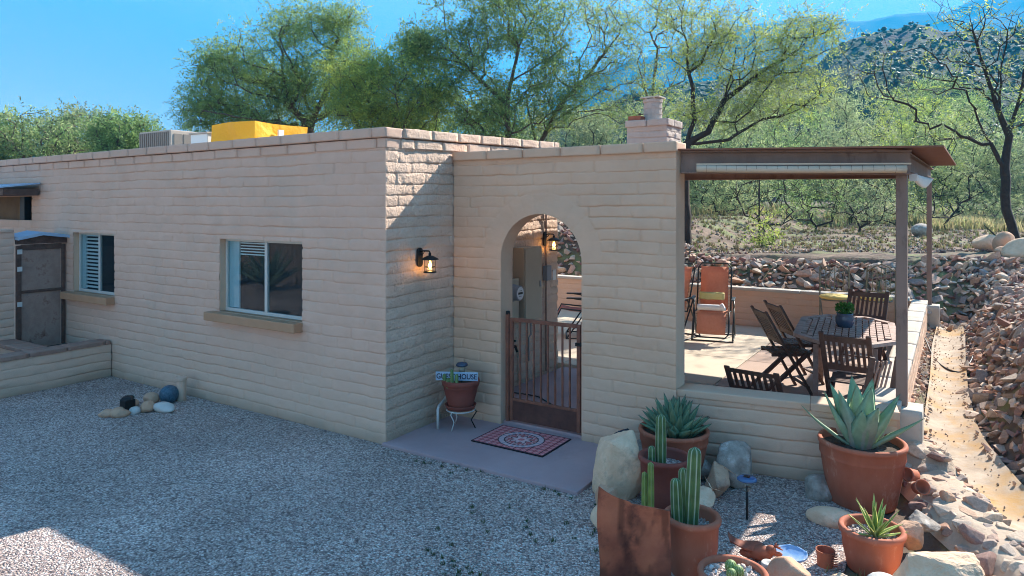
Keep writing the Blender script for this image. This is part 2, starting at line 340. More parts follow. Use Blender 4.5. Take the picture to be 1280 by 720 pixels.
M['channel'] = mat('washed_channel', (.30,.225,.16), (.52,.42,.32), .9, 5, detail=10, bump=.5, bscale=60, bdist=.006, c3=(.44,.26,.10), s3=1.3, t3=(.50,.64))

def gridmesh(name, xs, ys, zf, m, keep=None, smooth=True):
    X, Y = np.meshgrid(xs, ys); Z = zf(X, Y); nx, ny = len(xs), len(ys)
    idx = np.arange(nx*ny).reshape(ny, nx)
    q = np.stack([idx[:-1,:-1], idx[:-1,1:], idx[1:,1:], idx[1:,:-1]], -1).reshape(-1, 4)
    if keep is not None:
        cx = (X[:-1,:-1]+X[1:,1:])/2; cy = (Y[:-1,:-1]+Y[1:,1:])/2; q = q[keep(cx, cy).ravel()]
    b = MB(); b.v = [np.stack([X, Y, Z], -1).reshape(-1, 3)]; b.c = [np.ones((nx*ny, 3))]; b.n = nx*ny; b.f = [tuple(r) for r in q.tolist()]
    return b.build(name, m, None, smooth)
xs = np.concatenate([-np.geomspace(4000, 14, 22), np.arange(-12, -8, .5), np.arange(-8, -1.2, .10), np.arange(-1.2, 1.6, .045), np.arange(1.6, 6, .25), np.geomspace(6, 4000, 26)])
ys = np.concatenate([-np.geomspace(4000, 8, 22), np.arange(-7, 4.5, .5), np.arange(4.5, 15.5, .06), np.arange(15.5, 20, .14), np.arange(20, 45, .4), np.geomspace(45, 6000, 40)])
tag(gridmesh('ground', xs, ys, lambda X, Y: terr(X, Y)-.012, M['dirt']), kind='structure')
# the gravel yard
tag(gridmesh('gravel_yard', np.linspace(-16, -.55, 60), np.linspace(-6, 6.0, 50), lambda X, Y: 0*X+.004, M['gravel']), kind='structure')
# the washed concrete drainage channel
ty = np.arange(3.6, 13.9, .07); V = []; 
for y in ty:
    a = float(np.interp(y, YK, XL)); b = float(np.interp(y, YR, XR))
    for k in range(11):
        u = k/10; V.append((a-.03+(b-a+.06)*u, y, float(chz(y))+.012+.05*(2*u-1)**2+.005*float(fbm(u*9, y*9, 8))))
mb = MB(); mb.add(V, [(i*11+k, i*11+k+1, (i+1)*11+k+1, (i+1)*11+k) for i in range(len(ty)-1) for k in range(10)])
tag(mb.build('drainage_channel', M['channel'], None, True), kind='structure')
# entry slab and patio floor
tag(MB().box(-4.30, -2.35, 4.555, 5.62, -.05, .032).build('entry_slab', M['slab'], bevel=.006), kind='structure')
tag(MB().box(-4.28, -1.9, 5.62, 7.9, -.05, .058).build('passage_floor', M['slab'], bevel=.004), kind='structure')
pf = MB()
xsj = [-8.2, -5.6, -3.9, -2.32]; 
mbp = MB(); mbp.box(-8.2, -4.30, 7.90, 12.0, -.05, .10)
for x0, x1 in ((-4.29, -2.325),):
    for y0, y1 in ((7.90, 9.345), (9.355, 12.0)): mbp.box(x0, x1-.005, y0, y1, -.05, .10)
mbp.box(-1.93, -1.9, 5.7, 5.71, -.05, .09)
tag(mbp.build('patio_floor', M['patio'], bevel=.004), kind='structure')
mbp = MB()
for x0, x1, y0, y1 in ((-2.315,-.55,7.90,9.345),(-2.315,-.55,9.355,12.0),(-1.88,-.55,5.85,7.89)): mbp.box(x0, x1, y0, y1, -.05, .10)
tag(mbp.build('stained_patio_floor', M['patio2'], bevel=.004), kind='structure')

# ------------------------------------------------------------------ block walls
CH = .1016; BL = .405
def relief(u, z, seed, rough=1.):
    zw = z
    c = np.floor(zw/CH); fz = zw/CH-c
    off = hash2(c, 0*c, seed)*.25+.5*(c % 2)
    uu = u/BL+off+.02*(vn(u*6, z*25, seed+3)-.5); bi = np.floor(uu); fu = uu-bi
    dz = np.minimum(fz, 1-fz)*CH; du = np.minimum(fu, 1-fu)*BL
    jz = .45+.55*hash2(c, bi, seed+9); ju = hash2(bi, c, seed+5)
    r = .0032*rough*(1-np.abs(2*fz-.85)**3)
    r = r+.0045*rough*(hash2(bi, c, seed+2)-.5)
    jw = np.clip(1.25*vn(u*1.7, z*2.4, seed+12)-.15, .12, 1)
    r = r-.012*jz*jw*np.exp(-(dz/.0055)**2)-.0125*np.clip(ju*1.7-.1, 0, 1)*np.exp(-(du/.0075)**2)
    r = r+.010*rough*(fbm(u*7, z*11, seed+30)-.5)+.006*rough*(fbm(u*24, z*34, seed+31, 3)-.5)
    return r
def panel(name, m, origin, uv, nv, U, zt, openings=(), arch=None, seed=1, rough=1., parent=None, du=.02, zmap=None, taper=(True,True), solid=0, z0=-.03):
    """a face of slump block: origin (x,y), along uv, outward normal nv, heights z0..zt"""
    us = list(np.arange(0, U, du))+[U]; fr_ = np.array([0,.0035,.008,.016,.033,.05,.068,.085,.0935,.098])
    zs = [float(k*CH+f) for k in range(-1, int(zt/CH)+2) for f in fr_ if z0 <= k*CH+f <= zt-.002]+[z0, zt]; zs = sorted(set(zs))
    def snapin(arr, vals):
        a = [q for q in arr if all(abs(q-v) > .003 for v in vals)]+list(vals); return np.array(sorted(a))
    vu = [0., U]; vz = [zt]
    for o in openings: vu += [o[0], o[1]]; vz += [o[2], o[3]]
    if arch: vu += [arch[0]-arch[1], arch[0]+arch[1]]; vz += [arch[3]]
    us = snapin(us, sorted(set(vu))); zs = snapin(zs, sorted(set(vz)))
    A, Z = np.meshgrid(us, zs); rl = relief(A, Z, seed, rough)
    if arch:
        rr = np.hypot(A-arch[0], np.maximum(Z-arch[2], 0)); th = np.arctan2(Z-arch[2], A-arch[0])
        inr = (rr < arch[1]+.21) & (Z > arch[2]-.0)
        k = th*arch[1]/.105; fk = k-np.floor(k); dk = np.minimum(fk, 1-fk)*.13
        r2 = .0015-.0045*np.exp(-(dk/.007)**2)*vn(k*3,rr*9,5)-.0035*np.exp(-((rr-arch[1]-.205)/.007)**2)+.008*(fbm(A*7, Z*11, seed+30)-.5)+.004*(hash2(np.floor(k), np.floor(k)*0, 3)-.5)
        rl = np.where(inr, r2, rl)
    ed = np.ones_like(A)
    if taper[0]: ed *= sst(0, .02, A)
    if taper[1]: ed *= sst(0, .02, U-A)
    rl = rl*ed
    nx, nz = len(us), len(zs); idx = np.arange(nx*nz).reshape(nz, nx)
    cx = (A[:-1,:-1]+A[1:,1:])/2; cz = (Z[:-1,:-1]+Z[1:,1:])/2; keep = np.ones(cx.shape, bool)
    for o in openings: keep &= ~((cx > o[0]) & (cx < o[1]) & (cz > o[2]) & (cz < o[3]))
    if arch:
        ins = (np.abs(cx-arch[0]) < arch[1]) & (cz > arch[3]) & ((cz < arch[2]) | (np.hypot(cx-arch[0], cz-arch[2]) < arch[1]))
        keep &= ~ins
        R_ = np.hypot(A-arch[0], Z-arch[2]); used = np.zeros(A.shape, bool)
        k4 = np.zeros((nz+1, nx+1), bool); k4[1:-1,1:-1] = ins; anyins = k4[:-1,:-1]|k4[1:,:-1]|k4[:-1,1:]|k4[1:,1:]
        k5 = np.zeros((nz+1, nx+1), bool); k5[1:-1,1:-1] = keep; anyk = k5[:-1,:-1]|k5[1:,:-1]|k5[:-1,1:]|k5[1:,1:]
        bd = anyins & anyk & (Z > arch[2]+1e-4); sc = np.where(bd, arch[1]/np.maximum(R_, 1e-6), 1)
        rl = rl*sst(-.004, .03, np.where(Z > arch[2], R_-arch[1], np.abs(A-arch[0])-arch[1]))
        A2 = arch[0]+(A-arch[0])*sc; Z2 = arch[2]+(Z-arch[2])*sc
    else: A2, Z2 = A, Z
    mk = sst(0, .12, A)*sst(0, .12, U-A)*sst(.0, .10, Z)*sst(0, .10, zt-Z)
    for o in openings: mk = mk*np.clip(np.maximum(np.maximum(o[0]-A, A-o[1]), np.maximum(o[2]-Z, Z-o[3]))/.12, 0, 1)
    if arch: mk = mk*np.clip(np.maximum(np.abs(A-arch[0])-arch[1], np.where(Z > arch[2], np.hypot(A-arch[0], Z-arch[2])-arch[1], -9))/.15, 0, 1)
    Z2 = Z2+mk*(.022*(fbm(A*1.6, Z*1.1, seed+50, 2)-.5)+.010*(vn(A*9, Z*7, seed+51)-.5))
    if zmap: Z2 = zmap(A2, Z2)
    P = np.zeros(A.shape+(3,)); P[...,0] = origin[0]+uv[0]*A2+nv[0]*rl; P[...,1] = origin[1]+uv[1]*A2+nv[1]*rl; P[...,2] = Z2
    q = np.stack([idx[:-1,:-1], idx[:-1,1:], idx[1:,1:], idx[1:,:-1]], -1)[keep]
    if uv[0]*nv[1]-uv[1]*nv[0] > 0: q = q[:, ::-1]
    us_ = np.unique(q); rm = np.full(nx*nz, -1); rm[us_] = np.arange(len(us_)); q = rm[q]
    b = MB(); PV = P.reshape(-1, 3)[us_]; b.v = [PV]; b.c = [np.ones((len(us_), 3))]; b.n = len(us_); b.f = [tuple(r) for r in q.tolist()]
    if solid:
        nn3 = np.array([nv[0], nv[1], 0]); BK = PV-nn3*(rl.ravel()[us_]+solid)[:,None]; n0 = b.n
        b.add(BK, [(t[3], t[2], t[1], t[0]) for t in q.tolist()])
        e = np.concatenate([q[:, [i, (i+1) % 4]] for i in range(4)]); key = np.sort(e, 1); kk = key[:,0].astype(np.int64)*10**7+key[:,1]; uq, inv_, ct = np.unique(kk, return_inverse=True, return_counts=True)
        for a_, b_ in e[ct[inv_] == 1]:
            k0 = b.n; p0, p1 = PV[a_], PV[b_]; r0, r1 = p0-nn3*(rl.ravel()[us_][a_]+solid), p1-nn3*(rl.ravel()[us_][b_]+solid)
            b.add(np.array([p0, r0, r1, p1]), [(0,1,2,3)])
    o = b.build(name, m, parent, True)
    return o

_cb = bmesh.new(); bmesh.ops.create_cube(_cb, size=1); bmesh.ops.subdivide_edges(_cb, edges=_cb.edges, cuts=7, use_grid_fill=True)
CUBV = np.array([v.co[:] for v in _cb.verts]); CUBF = [tuple(v.index for v in f.verts) for f in _cb.faces]; _cb.free()
def noise3(P, s, seed):
    return (fbm(P[:,0]*s, P[:,1]*s+P[:,2]*s*1.7, seed)+fbm(P[:,2]*s, P[:,1]*s-P[:,0]*s*.6, seed+7))/2-.5
def block(b, o, uv, nv, L, T, H, rough=.006, seed=0, tilt=0):
    """rounded rough block: o=(x,y,z) corner, along uv length L, thick T against nv, tall H"""
    p = CUBV.copy(); hl = np.array([L, T, H]); q = p*hl
    r = .007; inner = np.clip(q, -(hl/2-r), hl/2-r); d = q-inner; n = np.linalg.norm(d, axis=1)
    nn = np.where(n[:,None] > 1e-9, d/np.maximum(n, 1e-9)[:,None], 0)
    q = inner+nn*r
    W = np.stack([o[0]+uv[0]*(q[:,0]+L/2)-nv[0]*(q[:,1]+T/2), o[1]+uv[1]*(q[:,0]+L/2)-nv[1]*(q[:,1]+T/2), o[2]+q[:,2]+H/2+tilt*(q[:,0])], 1)
    s = noise3(W, 14, seed); s2 = noise3(W, 40, seed+3)
    d3 = np.stack([uv[0]*nn[:,0]-nv[0]*nn[:,1], uv[1]*nn[:,0]-nv[1]*nn[:,1], nn[:,2]], 1)
    W = W+d3*((s*1.6+s2*1.6)*rough)[:,None]; b.add(W, CUBF)
def block_row(b, o, uv, nv, U, T, H, rough, seed, zf=None, L=BL, start=0.):
    u = 0; k = 0; rr = random.Random(seed)
    while u < U-.02:
        l = min(L*rr.uniform(.94, 1.05)*(.5 if (k == 0 and start) else 1), U-u)
        z = zf(u+l/2) if zf else o[2]; tl = ((zf(u+l)-zf(u))/l if zf else 0)
        block(b, (o[0]+uv[0]*u+nv[0]*rr.uniform(-.002,.002), o[1]+uv[1]*u+nv[1]*rr.uniform(-.002,.002), z+rr.uniform(-.0015,.0015)), uv, nv, l-.008, T, H-.006, rough, seed+k, tl)
        u += l; k += 1

# ------------------------------------------------------------------ the house
XB = -4.286; YA = 4.591; YC = 5.571
house = thing('house', 'low flat-roofed beige slump-block house with arched entry wall', 'house', (-8, 6, 0))
house_inv = Matrix.Translation((8, -6, 0))
def H(o): o.parent = house; o.matrix_parent_inverse = house_inv; return o
WX0 = -15.
winA = [(-6.70, -5.382, 1.000, 1.785), (-9.87, -8.843, 1.000, 1.785)]
po = (-14.6, -11.05, 1.93, 2.27)
ops = [(a-WX0, b-WX0, c, d) for a, b, c, d in winA]+[(po[0]-WX0, po[1]-WX0, po[2], po[3])]
ztop = 2.85-.19
H(panel('wall', M['wall'], (WX0, YA), (1,0), (0,-1), XB-WX0, ztop, ops, seed=3, du=.0135, taper=(False,True)))
zmB = lambda A, Z: Z+.030*A*sst(1.4, 2.7, Z)
H(panel('wall', M['wallrough'], (XB, YA), (0,1), (1,0), 7.75-YA, ztop, (), seed=21, rough=1.9, du=.011, zmap=zmB, taper=(True,False)))
AC = (-3.268-XB, .436, 1.628, .05)
cw = H(panel('wall', M['wall2'], (XB+.012, YC), (1,0), (0,-1), -1.955-XB-.012, 2.684-.088, (), arch=(AC[0]-.012, AC[1], AC[2], -.03), seed=44, du=.011, taper=(False,False), solid=.21))
# core of the house (roof deck, rear and side walls)
mb = MB(); mb.box(WX0, XB-.10, YA+.13, 7.74, -.1, 2.56); mb.box(XB-.12, XB-.02, YA+.02, 7.74, -.1, 2.60)
for a, b in ((WX0, -11.05-0), ): pass
mb.box(-11.0, -9.885, YA+.012, YA+.12, -.1, 2.62); mb.box(-8.83, -6.715, YA+.012, YA+.12, -.1, 2.62); mb.box(-5.37, XB-.02, YA+.012, YA+.12, -.1, 2.62)
mb.box(-9.885, -8.83, YA+.012, YA+.12, 1.79, 2.62); mb.box(-6.715, -5.37, YA+.012, YA+.12, 1.79, 2.62)
mb.box(-9.885, -8.83, YA+.012, YA+.12, -.1, .985); mb.box(-6.715, -5.37, YA+.012, YA+.12, -.1, .985)
mb.box(WX0, -11.0, YA+.012, YA+.12, 2.29, 2.62); mb.box(WX0, -11.0, YA+.012, YA+.12, -.1, 1.90)
mb.box(WX0, XB-.22, 7.55, 7.74, 2.56, 2.9)
H(mb.build('wall_core', M['wall']))
H(MB().box(WX0, XB-.2, YA+.2, 7.5, 2.561, 2.59).build('roof', M['roofing']))
# reveals
for a, b, c, d in winA:
    mb = MB(); mb.box(a-.02, a, YA+.004, YA+.11, c, d); mb.box(b, b+.02, YA+.004, YA+.11, c, d); mb.box(a-.02, b+.02, YA+.004, YA+.11, d, d+.02)
    H(mb.build('window_reveal', M['wall2'], bevel=.006))
# coping: two stepped courses on the front and side
mb = MB(); cz = 2.85
zA = lambda u: cz-.095-.030*(XB-WX0-u)/7.8
block_row(mb, (WX0, YA-.034, cz-.095), (1,0), (0,-1), XB+.034-WX0, .24, .097, .004, 100, zf=zA)
block_row(mb, (WX0, YA-.012, cz-.193), (1,0), (0,-1), XB+.018-WX0, .20, .099, .004, 200, zf=lambda u: zA(u)-.098, start=.5)
zb = lambda u: cz-.095+.030*u
H(mb.build('coping', M['wall'], smooth=True)); mb = MB()
block_row(mb, (XB+.036, YA+.208, 0), (0,1), (1,0), 7.75-YA-.208, .24, .097, .009, 300, zf=lambda u: zb(u+.2))
block_row(mb, (XB+.020, YA+.184, 0), (0,1), (1,0), 7.75-YA-.184, .20, .094, .009, 400, zf=lambda u: zb(u+.18)-.098, start=.5)
H(mb.build('coping', M['wallrough'], smooth=True))
mb = MB(); block_row(mb, (XB+.02, YC-.036, 2.684-.093), (1,0), (0,-1), -1.940-XB-.02, .27, .093, .005, 500)
H(mb.build('coping', M['wall2'], smooth=True))
# windows
for i, (a, b, c, d) in enumerate(winA):
    wn = thing('window', None, None); wn.location = (0,0,0); H(wn)
    fr = MB(); y0, y1 = YA+.070, YA+.105; t = .028; mid = a+(b-a)*.52
    fr.box(a, a+t, y0, y1, c, d); fr.box(b-t, b, y0, y1, c, d); fr.box(a+t, b-t, y0, y1, d-t, d); fr.box(a+t, b-t, y0, y1, c, c+t*1.3); fr.box(mid-.02, mid+.02, y0-.008, y1, c+t*1.3, d-t)
    fr.build('window_frame', M['frame'], wn, bevel=.003)
    MB().box(a+t, mid-.02, YA+.086, YA+.090, c+t*1.3, d-t).build('pane', M['glass'], wn)
    MB().box(mid+.02, b-t, YA+.078, YA+.081, c+t*1.3, d-t).build('pane', M['glass'], wn)
    MB().box(mid+.02, b-t, YA+.092, YA+.094, c+t*1.3, d-t).build('insect_screen', M['screen'], wn)
    MB().box(a+.01, b-.01, YA+.120, YA+.128, c+.01, d-.01).build('dark_room_panel', M['dark'], wn)  # near-black sheet painted to stand in for the unlit room
    sl = MB(); n = 15 if i else 5
    z0 = c+.06 if i else d-.17
    for k in range(n):
        z = z0+(d-.05-z0)*k/(n-1); sl.box(a+(.22 if not i else .14), mid-.03, YA+.098, YA+.112, z, z+(.024 if i else .012))
    sl.build('blind', M['blind'], wn)
    MB().box(a+.03, a+.2 if not i else a+.13, YA+.10, YA+.115, c+.04, d-.03).build('curtain', M['curtain'], wn)
for i, (a, b, c, d) in enumerate(winA):
    H(MB().box(a-.13, b+.005, YA-.11, YA+.075, c-.095, c-.003).build('window_sill', M['sill'], bevel=.008))
# porch opening at the far left with its little roof
MB_ = MB(); MB_.box(po[0], po[1]-.01, YA+.09, YA+.115, po[2]-.03, po[3]+.02); H(MB_.build('porch_panel', M['plywood']))
H(MB().box(-11.42, -11.28, YA+.0, YA+.08, po[2], po[3]).build('porch_post', M['black']))
H(MB().box(-14.6, -10.78, YA-.46, YA-.03, 2.28, 2.37).build('porch_fascia', M['wooddark']))
mb = MB(); v = [(-14.6,YA-.03,2.44),(-10.74,YA-.03,2.44),(-10.74,YA-.52,2.375),(-14.6,YA-.52,2.375)]
mb.add([*v]+[(x,y,z+.018) for x,y,z in v], [(0,1,2,3),(4,7,6,5),(0,4,5,1),(1,5,6,2),(2,6,7,3),(3,7,4,0)]); H(mb.build('porch_roof', M['bluemetal'], fix=True))
for o in list(house.children): pass

# free-standing low patio walls
def lw(label, *a, **k):
    cap = k.pop('cap'); o = panel('patio_wall', *a, **k); tag(o, label, 'wall', None)
    cap.parent = o; return o
a9 = R(9); U1 = (-.367+1.955)/math.cos(a9)
cb = MB(); L1 = U1
block(cb, (-1.955, 5.592-.012, .556), (math.cos(a9), math.sin(a9)), (math.sin(a9), -math.cos(a9)), 1.02, .25, .062, .003, 3)
block(cb, (-1.955+1.02*math.cos(a9), 5.592-.012+1.02*math.sin(a9), .556), (math.cos(a9), math.sin(a9)), (math.sin(a9), -math.cos(a9)), L1-1.0, .25, .062, .003, 5)
lw('low painted block patio wall behind the potted cacti', M['wall2'], (-1.955, 5.592), (math.cos(a9), math.sin(a9)), (math.sin(a9), -math.cos(a9)), U1, .56, seed=61, du=.016, taper=(False,False), solid=.22, cap=cb.build('cap', M['wall2'], smooth=True))
ycr = 5.592+U1*math.sin(a9); capz = lambda u: .553+.10*u/6.5
cb = MB(); block_row(cb, (-.358, ycr+.26, 0), (0,1), (1,0), 12.2-ycr-.26, .21, .062, .005, 70, zf=lambda u: capz(u+.26), L=.8)
lw('low patio wall running back beside the rubble drainage channel', M['wall2'], (-.367, ycr+.235), (0,1), (1,0), 12.2-ycr-.235, .555, seed=62, du=.02, taper=(False,False), solid=.185, zmap=lambda A, Z: Z+.10*A/6.5*sst(0, .5, Z), cap=cb.build('cap', M['cap'], smooth=True))
cb = MB(); block_row(cb, (-8.2, 11.975, .70), (1,0), (0,-1), 7.62, .24, .055, .003, 90, L=1.2)
lw('low brown patio wall at the back below the loose rock slope', M['wall2'], (-8.2, 12.0), (1,0), (0,-1), 7.63, .70, seed=63, du=.025, taper=(False,False), solid=.2, cap=cb.build('cap', M['cap'], smooth=True))

# outdoor fireplace chimney rising behind the entry wall
ch = thing('chimney', 'square block chimney with clay flue pot behind the entry wall', 'chimney', (0,0,0))
cx0, cx1, cy0, cy1, ct = -4.62, -3.93, 10.75, 11.45, 3.56
panel('chimney_wall', M['chimneywall'], (cx0, cy0), (1,0), (0,-1), cx1-cx0, ct-.12, seed=81, parent=ch, rough=1.2, du=.03)
panel('chimney_wall', M['chimneywall'], (cx1, cy0), (0,1), (1,0), cy1-cy0, ct-.12, seed=82, parent=ch, rough=2.2, du=.03)
MB().box(cx0+.01, cx1-.03, cy0+.03, cy1, 0, ct-.13).build('chimney_core', M['chimneywall'], ch)
cb = MB(); block_row(cb, (cx0-.02, cy0-.03, ct-.125), (1,0), (0,-1), cx1-cx0+.06, .3, .12, .006, 31)
block_row(cb, (cx1+.03, cy0+.28, ct-.125), (0,1), (1,0), cy1-cy0-.28, .3, .12, .012, 32)
block_row(cb, (cx0-.02, cy0+.27, ct-.125), (0,1), (-1,0), cy1-cy0-.27, .3, .12, .006, 33)
cb.build('coping', M['chimneywall'], ch, smooth=True)
MB().box(cx0+.1, cx1-.1, cy0+.1, cy1-.05, ct-.12, ct-.02).build('chimney_top', M['chimneywall'], ch)
fl = MB(); fx, fy = -4.30, 11.1
fl.lathe([(.155, ct-.03), (.150, ct+.10), (.157, ct+.105), (.150, ct+.2), (.157, ct+.205), (.150, ct+.30), (.165, ct+.31), (.165, ct+.36), (.12, ct+.36), (.11, ct+.1)], 14, (fx, fy, 0)); fl.build('flue_pot', M['chimneywall'], ch)
fl = MB(); fl.box(fx-.165, fx+.17, fy-.16, fy+.16, ct+.375, ct+.40)
for k in range(6):
    a = k*math.pi/3; fl.box(fx+.14*math.cos(a)-.02, fx+.14*math.cos(a)+.02, fy+.14*math.sin(a)-.02, fy+.14*math.sin(a)+.02, ct+.355, ct+.378)
fl.build('flue_cap', M['cap'], ch, bevel=.005)
tag(MB().box(-4.62, -4.40, 10.80, 11.15, ct-.003, ct+.07).build('loose_brick', M['rust'], bevel=.006), 'loose red brick lying on the chimney top beside the flue', 'brick')

# ------------------------------------------------------------------ patio roof on steel beams
pg = thing('patio_canopy', 'rusty steel patio roof on I-beams and square posts above the dining table', 'patio roof', (-.36, 6.25, 0))
pinv = Matrix.Translation((.36, -6.25, 0))
def P(o): o.parent = pg; o.matrix_parent_inverse = pinv; return o
def ibeam(a, b, h, w=.10):
    m = MB(); a = Vector(a); b = Vector(b); up = Vector((0,0,1))
    m.bar(a+up*(h-.006), b+up*(h-.006), w, .012); m.bar(a+up*.006, b+up*.006, w, .012); m.bar(a+up*h/2, b+up*h/2, .012, h-.024); return m
P(ibeam((-1.95, 5.68, 2.415), (-.30, 6.19, 2.385), .185).build('front_beam', M['steel'], fix=True))
P(ibeam((-.355, 6.30, 2.41), (-.335, 12.62, 2.55), .155).build('side_beam', M['steel'], fix=True))
P(ibeam((-3.88, 11.25, 2.56), (-.40, 11.25, 2.52), .14).build('rear_beam', M['steel'], fix=True))
m = MB(); m.box(-.40, -.32, 6.22, 6.30, .57, 2.40); P(m.build('post', M['steel'], bevel=.006))
m = MB(); m.box(-.385, -.315, 12.52, 12.59, .58, 2.55); P(m.build('post', M['steel'], bevel=.006))
m = MB(); block(m, (-.44, 6.12, .15), (1,0), (0,-1), .225, .27, .42, .002, 3); P(m.build('footing', M['cap'], smooth=True))
m = MB(); block(m, (-.43, 12.42, .2), (1,0), (0,-1), .22, .28, .40, .002, 4); P(m.build('footing', M['cap'], smooth=True))
m = MB(); C4 = [(-1.935,5.585,2.602),(-.075,6.08,2.580),(.005,11.4,2.695),(-3.9,11.4,2.74),(-3.9,5.80,2.66)]
m.add(C4+[(x,y,z+.014) for x,y,z in C4], [(0,1,2,3,4),(9,8,7,6,5),(0,5,6,1),(1,6,7,2),(2,7,8,3),(3,8,9,4),(4,9,5,0)]); P(m.build('roof_sheet', M['rooftin'], fix=True))
# rolled sun shade under the front beam, with its cords
sh = thing('rolled_shade', 'cream sun shade rolled up tight along the front roof beam', 'shade', (-1.82, 5.62, 2.44))
a, b = Vector((0.02,0,.008)), Vector((1.50,.475,-.015))
m = MB(); pts = [a.lerp(b, t/24)+Vector((0,0,-.006*math.sin(t/24*math.pi))) for t in range(25)]; m.tube(pts, .030, 12); m.build('rolled_fabric', M['shade'], sh, True)
m = MB()
for k in range(1, 20):
    p = a.lerp(b, k/20); q = (b-a).normalized()
    m.tube([p-q*.0015, p+q*.0015], .0312, 12)
m.build('cord', M['steel'], sh)
MB().bar(a+Vector((0,0,.036)), b+Vector((.03,.01,.04)), .02, .012).build('head_rail', M['shade'], sh)
s2 = thing('sagging_shade', 'white sun shade sagging loosely under the side roof beam', 'shade', (-.29, 6.45, 2.37))
m = MB(); n = 16; V = []
for i in range(n+1):
    t = i/n
    for j in range(9):
        aa = j/8*math.pi; V.append((.005+.05*math.cos(aa)*.6, t*4.2, -.075*math.sin(aa)*(.5+1.*math.sin(t*math.pi))+.02+t*.10))
m.add(V, [(i*9+j, i*9+j+1, (i+1)*9+j+1, (i+1)*9+j) for i in range(n) for j in range(8)])
o = m.build('fabric', M['whitecloth'], s2, True); md = o.modifiers.new('t', 'SOLIDIFY'); md.thickness = .006
MB().box(-.03, .03, -.03, .0, -.03, .03).build('end_cap', M['whitecloth'], s2, bevel=.004)

# ------------------------------------------------------------------ entry gate
g = thing('entry_gate', 'rust-brown metal gate of vertical bars with solid kick plate in the arch', 'gate', (-3.67, 5.62, .06))
m = MB(); W = .80; HG = 1.03
m.box(.0, .035, -.018, .018, 0, HG+.01); g1 = m.build('hinge_post', M['rustgate'], g, bevel=.003)
m = MB(); m.box(.045, .08, -.016, .016, .02, HG-.03); m.box(W-.03, W+.005, -.016, .016, .02, HG-.03); m.box(.08, W-.03, -.016, .016, HG-.062, HG-.028); m.box(.08, W-.03, -.014, .014, .205, .23)
m.build('gate_frame', M['rustgate'], g, bevel=.003)
MB().box(.08, W-.03, -.005, .005, .02, .206).build('kick_plate', M['kick'], g)
for k in range(8):
    x = .08+(W-.11)*(k+1)/9; MB().box(x-.0075, x+.0075, -.0075, .0075, .229, HG-.06).build('bar', M['rustgate'], g)
m = MB(); m.box(W+.012, W+.035, -.018, .018, 0, HG); m.build('latch_post', M['rustgate'], g, bevel=.003)
MB().tube([(.018,0,HG),(.018,0,HG+.03),(.018,0,HG+.035)], [.022,.022,.004], 10).build('post_cap', M['black'], g, True)
m = MB(); m.box(W-.035, W+.04, -.034, -.018, HG-.22, HG-.19); m.tube([(W-.01,-.03,HG-.20),(W-.01,-.055,HG-.20)], .008, 8); m.build('latch', M['black'], g)
for z in (.12, HG-.12): MB().tube([(.04,0,z-.03),(.04,0,z+.03)], .010, 8).build('hinge', M['black'], g)

# rusty sheet door in the courtyard wall at the left
XD = -10.06
cwall = panel('courtyard_wall', M['wall'], (XD, 3.3), (0,1), (1,0), .68, 1.80, seed=71, du=.03, taper=(False,False), solid=.2)
tag(cwall, 'tall block courtyard wall at the left picture edge', 'wall')
cb = MB(); block_row(cb, (XD+.02, 3.3, 1.80), (0,1), (1,0), .68, .24, .05, .004, 72, L=1.0); cb.build('cap', M['wall'], cwall, smooth=True)
dr = thing('courtyard_door', 'rusty sheet metal door under small blue flashed cap at left', 'door', (XD, 4.0, .3))
m = MB(); m.box(-.01, .0, .06, .52, 0, .72); m.box(-.01, .0, .06, .52, .745, 1.30); m.build('sheet_panel', M['rustdark'], dr)
m = MB(); m.box(-.02, .02, .0, .055, 0, 1.33); m.box(-.02, .02, .53, .575, 0, 1.33); m.box(-.015, .015, .055, .53, .715, .75); m.box(-.015,.015,.055,.53,1.27,1.34); m.build('door_frame', M['wooddark'], dr, bevel=.004)
for z in (.55, 1.0, 1.22): MB().box(.02, .028, .005, .06, z, z+.06).build('hinge', M['white'], dr)
m = MB(); m.prism([(0,1.345),(.59,1.345),(.59,1.42),(.27,1.46),(0,1.40)], -.03, .03, Matrix.Rotation(R(90),4,'Z')); m.build('header', M['wooddark'], dr, fix=True)
m = MB(); v = [(-.35,-.01,1.41),(-.35,.27,1.475),(-.35,.60,1.43),(.10,-.01,1.40),(.10,.27,1.455),(.10,.60,1.41)]
m.add(v+[(x,y,z+.035) for x,y,z in v], [(0,1,4,3),(1,2,5,4),(6,9,10,7),(7,10,11,8),(3,4,10,9),(4,5,11,10),(0,6,7,1),(1,7,8,2),(2,8,11,5),(0,3,9,6)]); m.build('flashing', M['bluemetal'], dr, fix=True)
# planter bed at the left, brick capped
pl = thing('raised_planter', 'raised block planter bed with brown brick cap below the rusty door', 'planter', (-8.9, 4.5, 0))
pi = Matrix.Translation((8.9,-4.5,0))
def Q(o): o.parent = pl; o.matrix_parent_inverse = pi; return o
Q(panel('planter_wall', M['wall'], (-8.90, 2.0), (0,1), (1,0), 4.58-2.0, .41, seed=77, du=.025, rough=1.3, taper=(False,False)))
Q(MB().box(-9.12, -8.915, 2.0, 4.58, -.05, .40).build('planter_core', M['wall']))
Q(MB().box(-10.05, -9.12, 3.75, 3.95, -.05, .40).build('cross_wall', M['wall']))
cb = MB(); block_row(cb, (-8.885, 2.0, .408), (0,1), (1,0), 2.57, .25, .055, .004, 78, L=.42); block_row(cb, (-10.05, 3.72, .408), (1,0), (0,-1), .90, .25, .055, .004, 79, L=.42)
Q(cb.build('brick_cap', M['brickcap'], smooth=True))
Q(MB().box(-10.05, -9.12, 2.0, 4.58, .0, .30).build('planter_soil', M['soil']))

